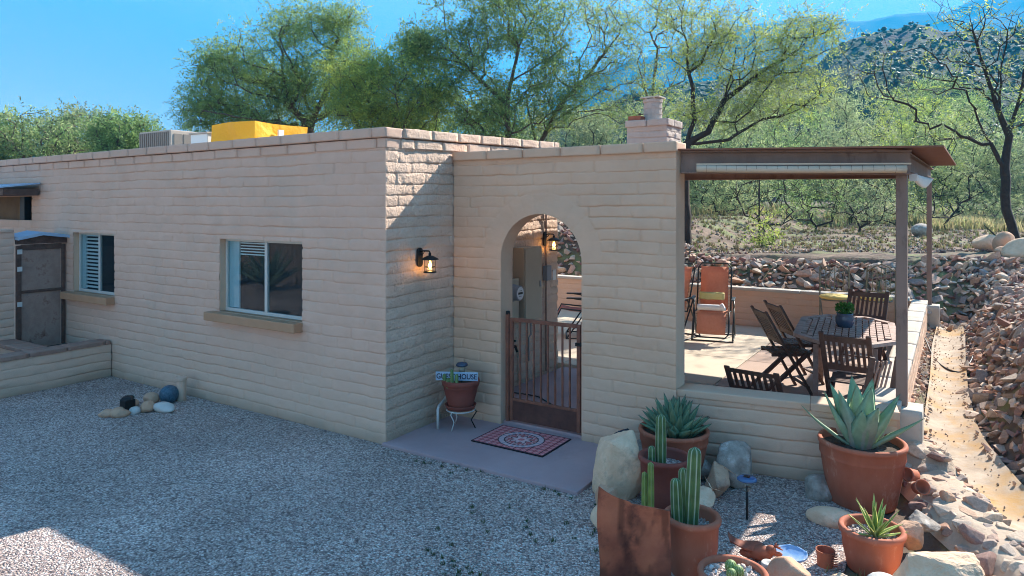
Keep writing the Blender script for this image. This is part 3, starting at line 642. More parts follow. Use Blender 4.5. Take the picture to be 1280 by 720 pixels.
# ------------------------------------------------------------------ wall lanterns
def lantern(label, loc, rz=0):
    t = thing('wall_lantern', label, 'lamp', loc, rz, 'lit black wall lanterns')
    m = MB(); m.prism([(.03*math.cos(a)*1.25, .075*math.sin(a)) for a in np.linspace(0, 2*math.pi, 20, endpoint=False)], -.012, .012, Matrix.Rotation(R(90),4,'Z') @ Matrix.Translation((0,-.012,0)))
    m = MB(); pr = []
    for k in range(24):
        a = 2*math.pi*k/24; pr.append((.036*math.cos(a), (.055 if math.sin(a) > 0 else -.055)+.036*math.sin(a)))
    v = [(0,y,z) for y,z in pr]+[(.022,y,z) for y,z in pr]; m.add(v, [tuple(range(24))[::-1], tuple(range(24,48))]+[(i,(i+1)%24,(i+1)%24+24,i+24) for i in range(24)]); m.build('back_plate', M['black'], t, bevel=.003)
    m = MB(); m.tube([(.02,0,.055),(.06,0,.062),(.125,0,.062),(.135,0,.05),(.135,0,.025)], .007, 8); m.tube([(.02,0,.02),(.05,0,.03),(.07,0,.058)], .004, 6); m.build('arm', M['black'], t, True)
    m = MB(); m.lathe([(.012,.045),(.014,.03),(.010,.022),(.03,.018),(.078,-.008),(.084,-.016),(.075,-.018),(.03,.0)], 24, (.135,0,0)); m.build('hood', M['black'], t, True)
    m = MB(); m.lathe([(.045,-.015),(.045,-.125)], 20, (.135,0,0)); m.f = [q for q in m.f if len(q) == 4]; m.build('glass_cylinder', M['lampglass'], t, True)
    m = MB()
    for k in range(4):
        a = k*math.pi/2+.5; x, y = .135+.05*math.cos(a), .05*math.sin(a); m.tube([(x,y,-.012),(x,y,-.135)], .0028, 6)
    for z in (-.085,): m.tube([(.135+.051*math.cos(a), .051*math.sin(a), z) for a in np.linspace(0, 2*math.pi, 21)], .003, 6)
    m.build('cage', M['black'], t)
    m = MB(); m.lathe([(.0,-.123),(.052,-.124),(.062,-.130),(.062,-.138),(.0,-.142)], 24, (.135,0,0)); m.build('base_ring', M['black'], t, True)
    m = MB(); m.lathe([(.0,-.030),(.010,-.035),(.012,-.05),(.017,-.07),(.016,-.088),(.0,-.102)], 14, (.135,0,0)); bl = m.build('bulb', M['bulb'], t, True)
    L = bpy.data.lights.new('lantern_light', 'POINT'); L.energy = .2; L.color = (1,.50,.16); L.shadow_soft_size = .025
    lo = bpy.data.objects.new('lantern_light', L); col.objects.link(lo); lo.parent = t; lo.location = (.135,0,-.112)
    bl.visible_shadow = True
    return t
lantern('lit black lantern on the shaded side wall left of the arch', (XB+.012, 5.03, 1.655))
lantern('lit black lantern seen through the arch above the electric cabinet', (XB+.012, 7.40, 1.73))

# ------------------------------------------------------------------ electric boxes inside the passage
eb = thing('electric_cabinet', 'tall beige electric cabinet on the wall inside the arch', 'electric box', (XB+.0, 6.69, .81))
MB().box(.0, .155, 0, .40, 0, .85).build('cabinet_body', M['beigebox'], eb, bevel=.006); MB().box(.156, .166, .015, .385, .02, .83).build('cabinet_door', M['beigebox'], eb, bevel=.003)
MB().box(.166, .176, .33, .35, .38, .45).build('handle', M['greybox'], eb)
me_ = thing('electric_meter', 'grey round electric meter on beige box inside the arch', 'meter', (XB+.0, 6.37, .87))
MB().box(.0, .12, 0, .27, 0, .45).build('meter_box', M['beigebox'], me_, bevel=.006)
rot = Matrix.Translation((.12,.13,.30)) @ Matrix.Rotation(R(90),4,'Y')
m = MB(); m.lathe([(.098,0),(.098,.02),(.085,.025),(.085,.10),(.078,.105),(.0,.105)], 28); m.xf(rot); m.build('meter_ring', M['greybox'], me_, True)
m = MB(); m.lathe([(.07,.106),(.0,.1065)], 24); m.xf(rot); m.build('dial', M['dial'], me_)
m = MB(); m.box(-.045,.045,-.012,.012,0,.002); m.box(-.02,.03,.025,.030,0,.002); m.box(-.03,.02,-.035,-.031,0,.002); m.xf(rot @ Matrix.Translation((0,0,.107)) @ Matrix.Rotation(R(90),4,'Z')); m.build('dial_marks', M['black'], me_)
m = MB(); m.tube([(XB+.025,7.42,.1),(XB+.025,7.42,2.6)], .011, 8); tag(m.build('conduit', M['rustdark'], None, True), 'thin vertical conduit running up the wall behind the lantern', 'pipe')
m = MB(); m.tube([(XB+.06,6.76,.81),(XB+.06,6.76,.55),(XB+.035,6.80,.45),(XB+.035,6.80,.06)], .014, 8); tag(m.build('conduit', M['greybox'], None, True), 'bent conduit dropping from the electric cabinet to the floor', 'pipe')
m = MB(); m.tube([(XB+.06,7.0,.81),(XB+.06,7.0,.62),(XB+.03,7.0,.58),(XB+.03,7.0,.3)], .009, 8); tag(m.build('conduit', M['greybox'], None, True), 'thin bent conduit below the right side of the electric cabinet', 'pipe')
m = MB(); m.box(XB+.01, XB+.075, 7.36, 7.47, 1.22, 1.40); tag(m.build('junction_box', M['greybox'], bevel=.005), 'small grey switch box on the wall edge below the far lantern', 'switch box')
m = MB(); m.box(XB+.0, XB+.01, 7.62, 7.70, 1.20, 1.33); tag(m.build('switch_plate', M['whitecloth'], bevel=.002), 'white plate at the outer corner of the passage wall', 'plate')
fa = thing('garden_tap', 'dark outdoor tap on a pipe seen through the gate bars', 'tap', (XB+.03, 6.55, .0))
MB().tube([(.03,0,.06),(.03,0,.58)], .011, 8).build('riser_pipe', M['rustdark'], fa, True)
m = MB(); m.tube([(.03,0,.56),(.10,0,.56),(.125,0,.50)], [.02,.018,.013], 8); m.build('spout', M['black'], fa, True)
m = MB(); m.tube([(.07,0,.575),(.07,0,.62)], .006, 6); m.tube([(.07+.03*math.cos(a),.03*math.sin(a),.62) for a in np.linspace(0,2*math.pi,13)], .007, 6); m.build('tap_wheel', M['black'], fa, True)
m = MB(); rr = random.Random(4); pts = [(-4.2+.22*t+.05*math.sin(t*1.7), 6.45-.06*t+.12*math.sin(t*.9), .069) for t in np.linspace(0, 6.5, 30)]; m.tube(pts, .0065, 6); tag(m.build('cable', M['black'], None, True), 'black cable lying across the passage floor behind the gate', 'cable')

# ------------------------------------------------------------------ rooftop units
cu = thing('rooftop_cooler', 'tan ribbed rooftop cooler unit behind the parapet', 'air conditioner', (-10.8, 6.5, 2.58))
m = MB(); m.box(-.92, 0, 0, .62, 0, .80); m.build('cabinet', M['cooler'], cu, bevel=.01)
m = MB()
for k in range(15):
    x = -.89+.87*k/15; m.box(x, x+.035, -.018, .0, .04, .77)
m.build('rib', M['coolerdark'], cu)
m = MB()
for (a, b) in ((.06,.20),(.23,.36)):
    m.box(.0, .012, a, b, .1, .74)
m.build('side_louvre', M['coolerdark'], cu)
m = MB(); m.box(-.9, 0, .63, 1.18, 0, .62); m.build('duct_box', M['cooler'], cu, bevel=.01)
m = MB(); m.box(.0, .012, .80, 1.12, .46, .57); m.build('duct_slot', M['coolerdark'], cu)
b2 = thing('roof_duct', 'pale rooftop box between the ribbed cooler and the yellow tarp', 'box', (-9.95, 6.6, 2.58)); MB().box(-.45, 0, 0, .6, 0, .70).build('duct_box', M['whitecloth'], b2, bevel=.01); MB().box(-.47,.02,-.02,.62,.70,.725).build('duct_lid', M['cooler'], b2)
tp = MB(); v = CUBV*np.array([.95,1.0,.83]); n1 = noise3(v+5, 2.2, 4); v = v+np.array([1,1,.3])*((n1*.09)+.02*np.sin(v[:,0]*9+v[:,1]*7+v[:,2]*2))[:,None]
v[:,2] += -.05*np.abs(v[:,0])*(v[:,2] > .3); v += np.array([-9.175, 7.0, 2.99]); tp.add(v, CUBF)
tc = tp.build('tarped_unit', M['tarp'], None, False); tag(tc, 'rooftop unit wrapped in a bright yellow tarpaulin', 'covered air conditioner')
m = MB(); m.box(-8.68, -8.645, 6.93, 7.02, 3.18, 3.29); o = m.build('tarp_label', M['whitecloth'], tc)

# ------------------------------------------------------------------ door mat with plaid and rosette
nx, ny = 150, 104; X, Y = np.meshgrid(np.linspace(-.37,.37,nx), np.linspace(-.26,.26,ny))
red = np.array([.66,.19,.20]); blk = np.array([.05,.03,.04]); pale = np.array([.75,.52,.52]); grey = np.array([.42,.40,.45])
Cc = np.zeros(X.shape+(3,))+red
gl = (np.minimum(np.mod(X, .062), np.mod(Y, .062)) < .0055); pl2 = (np.mod(X+.031, .062) < .006) | (np.mod(Y+.031,.062) < .006)
Cc[pl2] = pale*.85; Cc[gl] = blk
r = np.hypot(X, Y*1.05); th = np.arctan2(Y, X); fx = .5+.5*np.sin(th*22)
disc = r < .215; Cc[disc] = grey
Cc[disc & (fx > .55) & (r > .16)] = pale; Cc[(r > .205) & disc] = blk; Cc[(r > .148) & (r < .16)] = blk; Cc[r < .148] = red*.7
pet = r < .05+.075*np.abs(np.cos(th*4)); Cc[pet] = pale; Cc[(np.abs(r-.085-.02*np.cos(th*8)) < .008)] = blk; Cc[r < .03] = red; Cc[(r < .148) & (r > .125) & (fx > .5)] = pale*.8
ed = (np.abs(X) > .358) | (np.abs(Y) > .248); Cc[ed] = blk
Z = .042+.001*vn(X*60, Y*60, 2); idx = np.arange(nx*ny).reshape(ny, nx); q = np.stack([idx[:-1,:-1], idx[:-1,1:], idx[1:,1:], idx[1:,:-1]], -1).reshape(-1, 4)
b = MB(); b.v = [np.stack([X-3.285, Y+5.275+.0*X, Z], -1).reshape(-1,3)]; b.c = [Cc.reshape(-1,3)]; b.n = nx*ny; b.f = [tuple(t) for t in q.tolist()]
b.box(-3.655, -2.915, 5.015, 5.535, .0335, .0405, c=(.03,.02,.02))
M['matmat'] = mat('woven_mat', (.8,.8,.8), (1,1,1), .95, 30, attr=True, bump=.4, bscale=300, bdist=.002)
tag(b.build('door_mat', M['matmat']), 'red plaid door mat with round rosette in front of the gate', 'door mat')

# white pipe by the corner, outlet
m = MB(); m.tube([(-4.27,5.50,.27),(-4.20,5.32,.25),(-4.135,5.15,.23),(-4.125,5.13,.21),(-4.125,5.13,.03)], .014, 8)
tag(m.build('drain_pipe', M['white'], None, True), 'bent white plastic drain pipe beside the guest house pot', 'pipe')

# ------------------------------------------------------------------ stones
def rockmesh(seed, sub=3, cuts=9, round_=.0, nz=.06, smooth=False):
    b = bmesh.new(); bmesh.ops.create_icosphere(b, subdivisions=sub, radius=1); v = np.array([x.co[:] for x in b.verts]); f = [tuple(x.index for x in q.verts) for q in b.faces]; b.free()
    r = np.random.default_rng(seed)
    for k in range(cuts):
        n = r.normal(size=3); n /= np.linalg.norm(n); d = r.uniform(.45, .85)+round_
        s = v @ n; ov = np.maximum(s-d, 0); v = v-n*ov[:,None]*(1 if not round_ else .85)
    v = v*(1+nz*2*noise3(v+seed*3.1, 1.6, seed)[:,None]+nz*.8*noise3(v+seed, 5, seed+3)[:,None])
    return v, f
def hullmesh(seed, n=13, subdiv=0, nz=.0, sq=(1,1,1)):
    r = np.random.default_rng(seed); p = r.normal(size=(n,3)); p /= np.linalg.norm(p,axis=1)[:,None]; p *= r.uniform(.78,1.1,(n,1)); p *= np.array(sq)
    b = bmesh.new(); [b.verts.new(q) for q in p]; g = bmesh.ops.convex_hull(b, input=b.verts)
    for q in [x for x in b.verts if not x.link_faces]: b.verts.remove(q)
    if subdiv:
        bmesh.ops.bevel(b, geom=list(b.edges), offset=.07, segments=2, affect='EDGES', profile=.6)
        bmesh.ops.triangulate(b, faces=b.faces)
        for k in range(subdiv): bmesh.ops.subdivide_edges(b, edges=[e for e in b.edges if e.calc_length() > .11], cuts=1); bmesh.ops.triangulate(b, faces=b.faces)
    b.normal_update(); b.verts.index_update(); v = np.array([x.co[:] for x in b.verts]); f = [tuple(x.index for x in q.verts) for q in b.faces]; b.free()
    if nz: v = v*(1+nz*1.6*noise3(v+seed*3.1, 2.2, seed)[:,None]+nz*noise3(v+seed, 7, seed+3)[:,None]+nz*.5*noise3(v+seed, 20, seed+5)[:,None])
    return v, f
VARS = [hullmesh(900+k, 10+k % 5, 0, 0, (1,.85,.6+.05*(k % 5))) for k in range(14)]
def rot3(r):
    q = r.normal(size=4); q /= np.linalg.norm(q); w_, x, y, z = q
    return np.array([[1-2*(y*y+z*z),2*(x*y-z*w_),2*(x*z+y*w_)],[2*(x*y+z*w_),1-2*(x*x+z*z),2*(y*z-x*w_)],[2*(x*z-y*w_),2*(y*z+x*w_),1-2*(x*x+y*y)]])
rk = np.random.default_rng(5)
def scatter(n, fx, rmin, rmax, sep=.72):
    P_ = []; tries = 0; cell = {}
    while len(P_) < n and tries < n*40:
        tries += 1; x, y = fx(rk); s = rmin+(rmax-rmin)*rk.random()**1.6
        key = (int(x/.4), int(y/.4)); ok = True
        for i in (-1,0,1):
            for j in (-1,0,1):
                for (a, b, c) in cell.get((key[0]+i, key[1]+j), ()):
                    if (a-x)**2+(b-y)**2 < (sep*(s+c))**2: ok = False; break
                if not ok: break
            if not ok: break
        if ok: cell.setdefault(key, []).append((x,y,s)); P_.append((x,y,s))
    return P_
XLf = lambda y: float(np.interp(y, YK, XL)); XRf = lambda y: float(np.interp(y, YR, XR))
def back(r):
    x = r.uniform(-8.5, 1.1); return x, r.uniform(12.30, 14.3 if x < -4.5 else 13.85 if x < -.4 else 14.45)
def rbank(r):
    y = r.uniform(4.9, 14.0); return XRf(y)+r.random()*.83, y
def lbank(r):
    y = r.uniform(6.15, 12.6); return XLf(y)-.01-r.random()*.13, y
def border(r):
    y = r.uniform(4.0, 6.3); return XLf(y)-.04-r.random()*(.46 if y < 6 else .28), y
rocks = [('m',)+p for p in scatter(1300, back, .06, .17, .50)]+[('m',)+p for p in scatter(1100, rbank, .045, .135, .50)]+[('s',)+p for p in scatter(260, lbank, .025, .055, .75)]+[('b',)+p for p in scatter(240, border, .045, .13, .58)]
items = []
for kd, x, y, s in rocks:
    z = float(terr(x, y)); d = x*FW.x+y*FW.y; sx = x*RT.x+y*RT.y
    px = 640+865*sx/d; py = 256-865*(z-CAMH)/d
    vis = 0 < px < 1300 and py < 740
    if y > 12 and px < 850 and not (690 < px < 732): vis = False
    items.append((s/d if vis else 0, kd, x, y, z, s))
items.sort(reverse=True)
VARB = [hullmesh(700+k, 12+k % 4, 1, .05, (1,.85,.75)) for k in range(8)]
rootmesh = []; bmeshes = []
for k, (v, f) in enumerate(VARB):
    b = MB(); b.add(v, f); o = b.build('edging_stone', M['rubble'], None, False); bmeshes.append(o.data); bpy.data.objects.remove(o)
for k, (v, f) in enumerate(VARS):
    b = MB(); b.add(v, f); o = b.build('rubble_stone', M['rubble'], None, False); rootmesh.append(o.data); bpy.data.objects.remove(o)
mass = MB()
for k, (vis, kd, x, y, z, s) in enumerate(items):
    fl = .62 if kd != 'b' else .8
    sc = Vector((s*rk.uniform(.85,1.35), s*rk.uniform(.75,1.1), s*fl*rk.uniform(.8,1.2)))
    tilt = .5 if kd in 'ms' else .10
    e = Matrix.Rotation(rk.uniform(0, 6.28), 4, 'Z') @ Matrix.Rotation(rk.normal()*tilt, 4, 'X') @ Matrix.Rotation(rk.normal()*tilt, 4, 'Y')
    if kd == 'm' and x > 0: e = Matrix.Rotation(R(-28), 4, 'Y') @ e
    zz = z+s*(.18 if kd != 's' else .1)
    if k < 292 and vis > 0:
        o = bpy.data.objects.new('edging_stone' if kd == 'b' else 'rubble_stone', bmeshes[int(rk.integers(8))] if kd == 'b' else rootmesh[int(rk.integers(14))]); col.objects.link(o)
        o.matrix_world = Matrix.Translation((x,y,zz)) @ e @ Matrix.Diagonal((*sc,1))
        zn = 0 if px < 1010 else 1 if px < 1125 else 2
        if kd == 'b': tag(o, ('stone set in the mortared edging beside the small agave pot', 'stone set in the mortared edging right of the big agave pot')[y > 5.2], 'stone', ('stones in the near mortared edging', 'stones in the mortared edging by the big pot')[y > 5.2])
        elif y > 12.2: tag(o, ('angular loose stone on the slope behind the lounge chairs', 'angular loose stone on the slope behind the dining table', 'angular loose stone on the slope at the head of the channel')[zn], 'stone', ('loose stones behind the lounge chairs', 'loose stones behind the dining table', 'loose stones at the channel head')[zn])
        elif kd == 's': tag(o, 'small stone in the strip between the patio wall and the channel', 'stone', 'stones beside the patio wall')
        else:
            zb_ = 0 if y < 7 else 1 if y < 9.5 else 2
            tag(o, ('angular loose stone on the nearest part of the bank right of the channel', 'angular loose stone on the middle part of the bank right of the channel', 'angular loose stone on the far part of the bank right of the channel')[zb_], 'stone', ('loose stones on the near bank', 'loose stones on the middle bank', 'loose stones on the far bank')[zb_])
    else:
        v, f = VARB[int(rk.integers(8))] if kd == 'b' else VARS[int(rk.integers(14))]; Mx = np.array(e)[:3,:3] @ np.diag(sc)
        c = np.array(PAL[int(rk.integers(len(PAL)))])*rk.uniform(.8, 1.2); mass.add(v @ Mx.T+np.array([x,y,zz]), f, c)
tag(mass.build('rubble_mass', M['rubbleattr'], None, False), 'mass of smaller angular stones filling the rubble slopes', 'rubble', kind='stuff')
# mortar under the edging and bank beside the channel
mort = []
ysm = np.arange(3.6, 6.35, .05); V = []
for y in ysm:
    xl = XLf(y)
    for k in range(14):
        u = k/13; x = xl+.02-u*(.56 if y < 6 else .56-(y-6)*.3); V.append((x, y, float(terr(x, y))+.010+.035*float(fbm(x*9, y*9, 4))*math.sin(math.pi*min(1,max(0,u)))**.5))
mb = MB(); mb.add(V, [(i*14+k+1, i*14+k, (i+1)*14+k, (i+1)*14+k+1) for i in range(len(ysm)-1) for k in range(13)])
tag(mb.build('mortared_edging', M['mortar'], None, True), kind='structure')

def rock(label, cat, loc, size, rz, m, seed, cuts=9, rnd=.15, sub=4, name='boulder', smooth=True, tilt=0, group=None, nz=.07):
    v, f = (hullmesh(seed, 16, 3, nz*1.4) if rnd < .12 else rockmesh(seed, sub, cuts, rnd, nz)); b = MB(); v = v/np.abs(v).max(0); b.add(v*np.array(size)/2, f)
    o = b.build(name, m, None, smooth); o.location = loc; o.rotation_euler = (tilt, 0, rz); return tag(o, label, cat, group)
B, BG, BB, BD, WR = M['boulder'], M['boulder_grey'], M['boulder_brown'], M['boulder_dark'], M['whiterock']
rock('large pale tan boulder standing at the corner of the entry slab', 'boulder', (-2.13, 4.78, .17), (.38,.42,.64), .5, B, 141, 10, .02, smooth=False, tilt=-.22)
rock('rough tan boulder at the foot of the tall pale one', 'boulder', (-2.06, 4.42, .08), (.28,.28,.36), .2, BB, 42, 10, .05, smooth=False)
rock('small rounded tan stone between the tall boulder and rusty sheet', 'stone', (-1.98, 4.22, .05), (.18,.18,.2), 0, B, 43)
rock('dark slab of stone leaning on the wall right of the slab', 'stone', (-2.33, 5.35, .13), (.20,.13,.36), .6, BD, 44, 8, .05, tilt=.3)
rock('dark grey boulder behind the pots at the wall base', 'boulder', (-2.16, 5.30, .13), (.27,.25,.30), .4, BG, 45, 9, .1)
rock('small light grey stone between tall boulder and middle pot', 'stone', (-2.12, 5.02, .12), (.24,.2,.2), .2, BG, 46)
rock('speckled grey white boulder against the low patio wall', 'boulder', (-1.45, 5.44, .13), (.40,.32,.42), .9, BG, 47, 9, .12)
rock('brown flat-topped boulder left of the solar path light', 'boulder', (-1.50, 5.12, .10), (.42,.34,.26), .3, BB, 48, 9, .08)
rock('tan boulder behind the pot of columnar cacti', 'boulder', (-1.47, 4.72, .10), (.38,.30,.28), .1, B, 49, 9, .1)
rock('mossy stone beside the large dense agave pot', 'stone', (-1.70, 5.40, .08), (.24,.22,.2), .1, BG, 50)
rock('flat tan river stone lying on gravel before the big pot', 'stone', (-.70, 5.10, .035), (.34,.20,.13), .15, B, 51, 5, .25)
rock('grey rounded stone at the foot of the low wall', 'stone', (-.85, 5.52, .05), (.26,.24,.22), .5, BG, 52, 5, .25)
rock('big pale angular boulder at the bottom edge right of small agave', 'boulder', (-.10, 4.42, .08), (.52,.46,.50), .4, B, 53, 10, -.02, smooth=False)
rock('cream boulder at the bottom edge below the small agave pot', 'boulder', (-.50, 4.18, .03), (.30,.24,.26), .2, B, 54, 9, .0, smooth=False)
rock('orange tan stone at the bottom edge below the blue shell', 'stone', (-.80, 4.16, .05), (.24,.2,.18), .1, BB, 55)
rock('small white topped stone next to the small agave pot', 'stone', (-.33, 4.25, .05), (.22,.18,.20), .4, WR, 56)
rock('pale round stone low beside the cactus bowl', 'stone', (-1.16, 3.98, .03), (.16,.14,.1), .1, BG, 57)
rock('whitish quartz stone bedded in the mortared edging', 'stone', (-.17, 5.05, .17), (.20,.17,.13), .3, BG, 58, 9, .0, smooth=False)
rock('dark reddish stone bedded in the edging near the channel', 'stone', (-.05, 5.42, .20), (.17,.13,.12), .8, BB, 59, 9, .0, smooth=False)
rock('brown blocky stone in the hollow right of the small pot', 'stone', (-.24, 4.86, .13), (.15,.13,.18), .2, BB, 60, 9, .0, smooth=False)
# boulders by the tree at the right
for k, (px, py, d, sz, lb, mm) in enumerate([(1237,346,14.2,(.62,.45,.36),'smooth grey boulder left of the bare tree foot',B),(1256,345,13.6,(.42,.4,.5),'reddish boulder between two grey boulders near the bare tree',BB),(1282,350,12.9,(.85,.6,.52),'large grey boulder at the right picture edge',B),(1257,354,13.2,(.4,.34,.2),'small brown stone under the reddish boulder',BB),(1152,303,19.5,(.7,.5,.4),'dark boulder lying on the dirt beyond the canopy posts',BG)]):
    p = at(px, py, d); z = float(terr(p[0], p[1])); rock(lb, 'boulder', (p[0], p[1], z+sz[2]*.33), sz, .3*k, mm, 70+k, 5, .25)
# little stone group on the gravel at the left
LG = [((-7.27,3.70,.025),(.20,.15,.09),BB,'flat brown stone at the left end of the stone group'),((-7.15,3.77,.035),(.19,.16,.12),BB,'tan stone in front of the black solar lantern'),
 ((-7.40,4.02,.03),(.15,.13,.10),BB,'brown stone just behind the black solar lantern'),((-7.12,3.90,.03),(.14,.12,.10),WR,'cream rounded stone in front of the stone group'),
 ((-7.06,4.00,.05),(.17,.14,.13),BB,'pinkish tan stone in the middle of the stone group'),((-7.34,4.20,.05),(.24,.16,.13),BB,'flat tan stone beside the blue speckled ball'),((-6.93,4.10,.045),(.29,.15,.11),WR,'long white stone in front of the blue ball')]
for k, (l, s, mm, lb) in enumerate(LG): rock(lb, 'stone', l, s, .3+.5*k, mm, 80+k, 6, .15, 3, name='river_stone')
rock('blue speckled ball among the stones at the long wall', 'ornament', (-7.20, 4.32, .09), (.20,.20,.20), 0, M['ball'], 95, 0, .5, 4, name='garden_ball', nz=.0)
m = MB(); m.tube([(-7.15,4.43,-.02),(-7.15,4.43,.24)], .05, 14); m.lathe([(.055,.22),(.06,.23),(.06,.26),(.0,.265)], 14, (-7.15,4.43,0)); tag(m.build('cleanout_pipe', M['wall'], None, False, bevel=.004), 'short painted pipe stub standing behind the blue ball', 'pipe')

p_ = [at(*q) for q in ((1150,437,10.2),(1160,452,9.4),(1172,474,8.5),(1190,484,8.2),(1207,481,8.3),(1216,470,8.6))]
q_ = np.array([(x, y) for x, y, z in p_]); t_ = np.arange(len(q_)); u_ = np.linspace(0, len(q_)-1, 40); cx_ = np.polyval(np.polyfit(t_, q_[:,0], 3), u_); cy_ = np.polyval(np.polyfit(t_, q_[:,1], 3), u_)
m = MB(); m.tube([(x, y, float(terr(x, y))+.045) for x, y in zip(cx_, cy_)], .010, 8); tag(m.build('dark_tube', M['black'], None, True), 'thin black tube curving across the washed channel', 'dark_tube')  # thin black tube following a dark curved line on the channel floor

b = MB(); r = np.random.default_rng(77)      # grit and pebbles washed onto the channel floor
for k in range(420):
    y = r.uniform(4.6, 13.6); a, c = XLf(y), XRf(y); u = r.random(); u = u if r.random() < .35 else (u**3 if r.random() < .5 else 1-u**3); s_ = r.uniform(.004,.012)*(1+1.2*(u < .08 or u > .92)); v, f = VARS[int(r.integers(14))]
    b.add(v @ rot3(r).T*s_+np.array([a+(c-a)*u, y, float(chz(y))+.016+.05*(2*u-1)**2+s_*.3]), f, (np.array(PAL[int(r.integers(len(PAL)))])*.5+np.array([.25,.2,.15])))
tag(b.build('channel_grit', M['rubbleattr']), 'grit and pebbles lying along the washed channel', 'pebbles', kind='stuff')

# ------------------------------------------------------------------ pots and plants
def pot(label, loc, r, h, rb, m, fill='soil', lip=.035, name='terracotta_pot', bands=True, soilz=.055, group=None):
    t = thing(name, label, 'plant pot', loc, 0, group)
    b = MB(); pr = [(0,0),(rb*.97,0),(rb,.012),(rb+(r-rb)*.55,h*.5)]
    if bands: pr += [(rb+(r-rb)*.78,h*.74),(rb+(r-rb)*.80+.006,h*.76),(rb+(r-rb)*.82,h*.785),(rb+(r-rb)*.84+.004,h*.80)]
    pr += [(r-.012,h-lip-.006),(r,h-lip),(r+.004,h-lip*.5),(r,h-.004),(r-.008,h),(r-.026,h-.003),(r-.03,h-.02),(r-.034,h-soilz-.05)]
    b.lathe(pr, 48); b.build('pot_wall', m, t, True)
    sr = r-.031; a = MB(); n = 26; X, Y = np.meshgrid(np.linspace(-1,1,n), np.linspace(-1,1,n))
    rr = np.maximum(np.abs(X), np.abs(Y)); ang = np.hypot(X, Y)+1e-9; X2 = X*rr/ang*sr; Y2 = Y*rr/ang*sr; Z = h-soilz+.012*(fbm(X2*20+loc[0]*9, Y2*20, 3)-.5)*2
    idx = np.arange(n*n).reshape(n,n); q = np.stack([idx[:-1,:-1], idx[:-1,1:], idx[1:,1:], idx[1:,:-1]], -1).reshape(-1,4)
    a.add(np.stack([X2,Y2,Z],-1).reshape(-1,3), q.tolist()); a.build('potting_soil', M['soil'] if fill == 'soil' else M['gravel'], t, True)
    if fill != 'soil':
        a = MB(); r_ = np.random.default_rng(int(r*1000))
        for k in range(70 if fill == 'gravel' else 34):
            g = sr*.95*math.sqrt(r_.random()); th = r_.random()*6.28; s = r_.uniform(.007,.013) if fill == 'gravel' else r_.uniform(.014,.026)
            v, f = VARS[int(r_.integers(14))]; c = np.array([(.5,.48,.46),(.62,.6,.57),(.36,.33,.33),(.55,.42,.36)][int(r_.integers(4))]); a.add(v @ rot3(r_).T*s+np.array([g*math.cos(th), g*math.sin(th), h-soilz+.006]), f, c)
        a.build('top_stones', M['rubbleattr'], t)['kind'] = 'stuff'
    return t
pot('large terracotta pot holding the big blue-green agave', (-.575,5.60,.0), .292, .45, .225, M['terracotta'])
pot('wide terracotta pot with the dense dark agave by the wall', (-1.88,5.30,.0), .272, .385, .205, M['terracotta'])
pot('dark red round pot with one tall slim cactus, behind the rusty sheet', (-1.753,4.76,0), .186, .36, .150, M['terracotta_dark'], 'gravel', bands=False, soilz=.075)
pot('stained terracotta pot with three ribbed column cacti', (-1.30,3.98,0), .162, .34, .125, M['terracotta'], 'gravel', bands=False, soilz=.075)
pot('shallow terracotta bowl with white stones and small round cactus at the bottom edge', (-1.0,3.74,0), .182, .20, .14, M['terracotta'], 'stones', bands=False, soilz=.03)
pot('small terracotta pot with yellow-edged agave', (-.418,4.59,.0), .178, .25, .135, M['terracotta'], 'gravel', bands=False)

def leafstrip(b, base, dirv, L, W, bend, cup, c0, c1, n=9, edge=None, wp=(.35,), tipc=None, twist=0):
    """thick tapering agave leaf: base point, azimuth dir (x,y), elevation curve"""
    az, el = dirv; V = []; C = []; P_ = np.array(base, float); e = el; px_ = []
    side = np.array([-math.sin(az), math.cos(az), 0])
    for i in range(n+1):
        t = i/n; w = W*( (.62+.38*min(1,t/.4)) if t < .4 else ((1-(t-.4)/.6)**.85) )*(1 if t < 1 else 0)+.0015
        fwd = np.array([math.cos(az)*math.cos(e), math.sin(az)*math.cos(e), math.sin(e)]); up = np.cross(fwd, side); up = up*(1 if up[2] > 0 else -1)
        inn = -np.array([math.cos(az),math.sin(az),0])*math.sin(e)+np.array([0,0,1])*math.cos(e)
        for j, u in enumerate((-1,-.82,-.35,.0,.35,.82,1)):
            V.append(P_+side*u*w/2+inn*cup*w*(abs(u)**1.6))
            base_c = np.array(c0)*(1-t)+np.array(c1)*t
            if edge is not None and abs(u) > .8: base_c = np.array(edge)
            if tipc is not None and t > .93: base_c = np.array(tipc)
            C.append(base_c)
        for j, u in enumerate((.5,-.5)):
            V.append(P_+side*u*w/2-inn*(.10*W*(1-t)+.002)); C.append(np.array(c0)*(1-t)*.9+np.array(c1)*t*.9)
        P_ = P_+fwd*L/n; e += bend/n
    F = []; m = 9
    for i in range(n):
        for j in range(m): F.append((i*m+j, i*m+(j+1)%m, (i+1)*m+(j+1)%m, (i+1)*m+j))
    b.add(np.array(V), F, None); b.c[-1] = np.array(C)
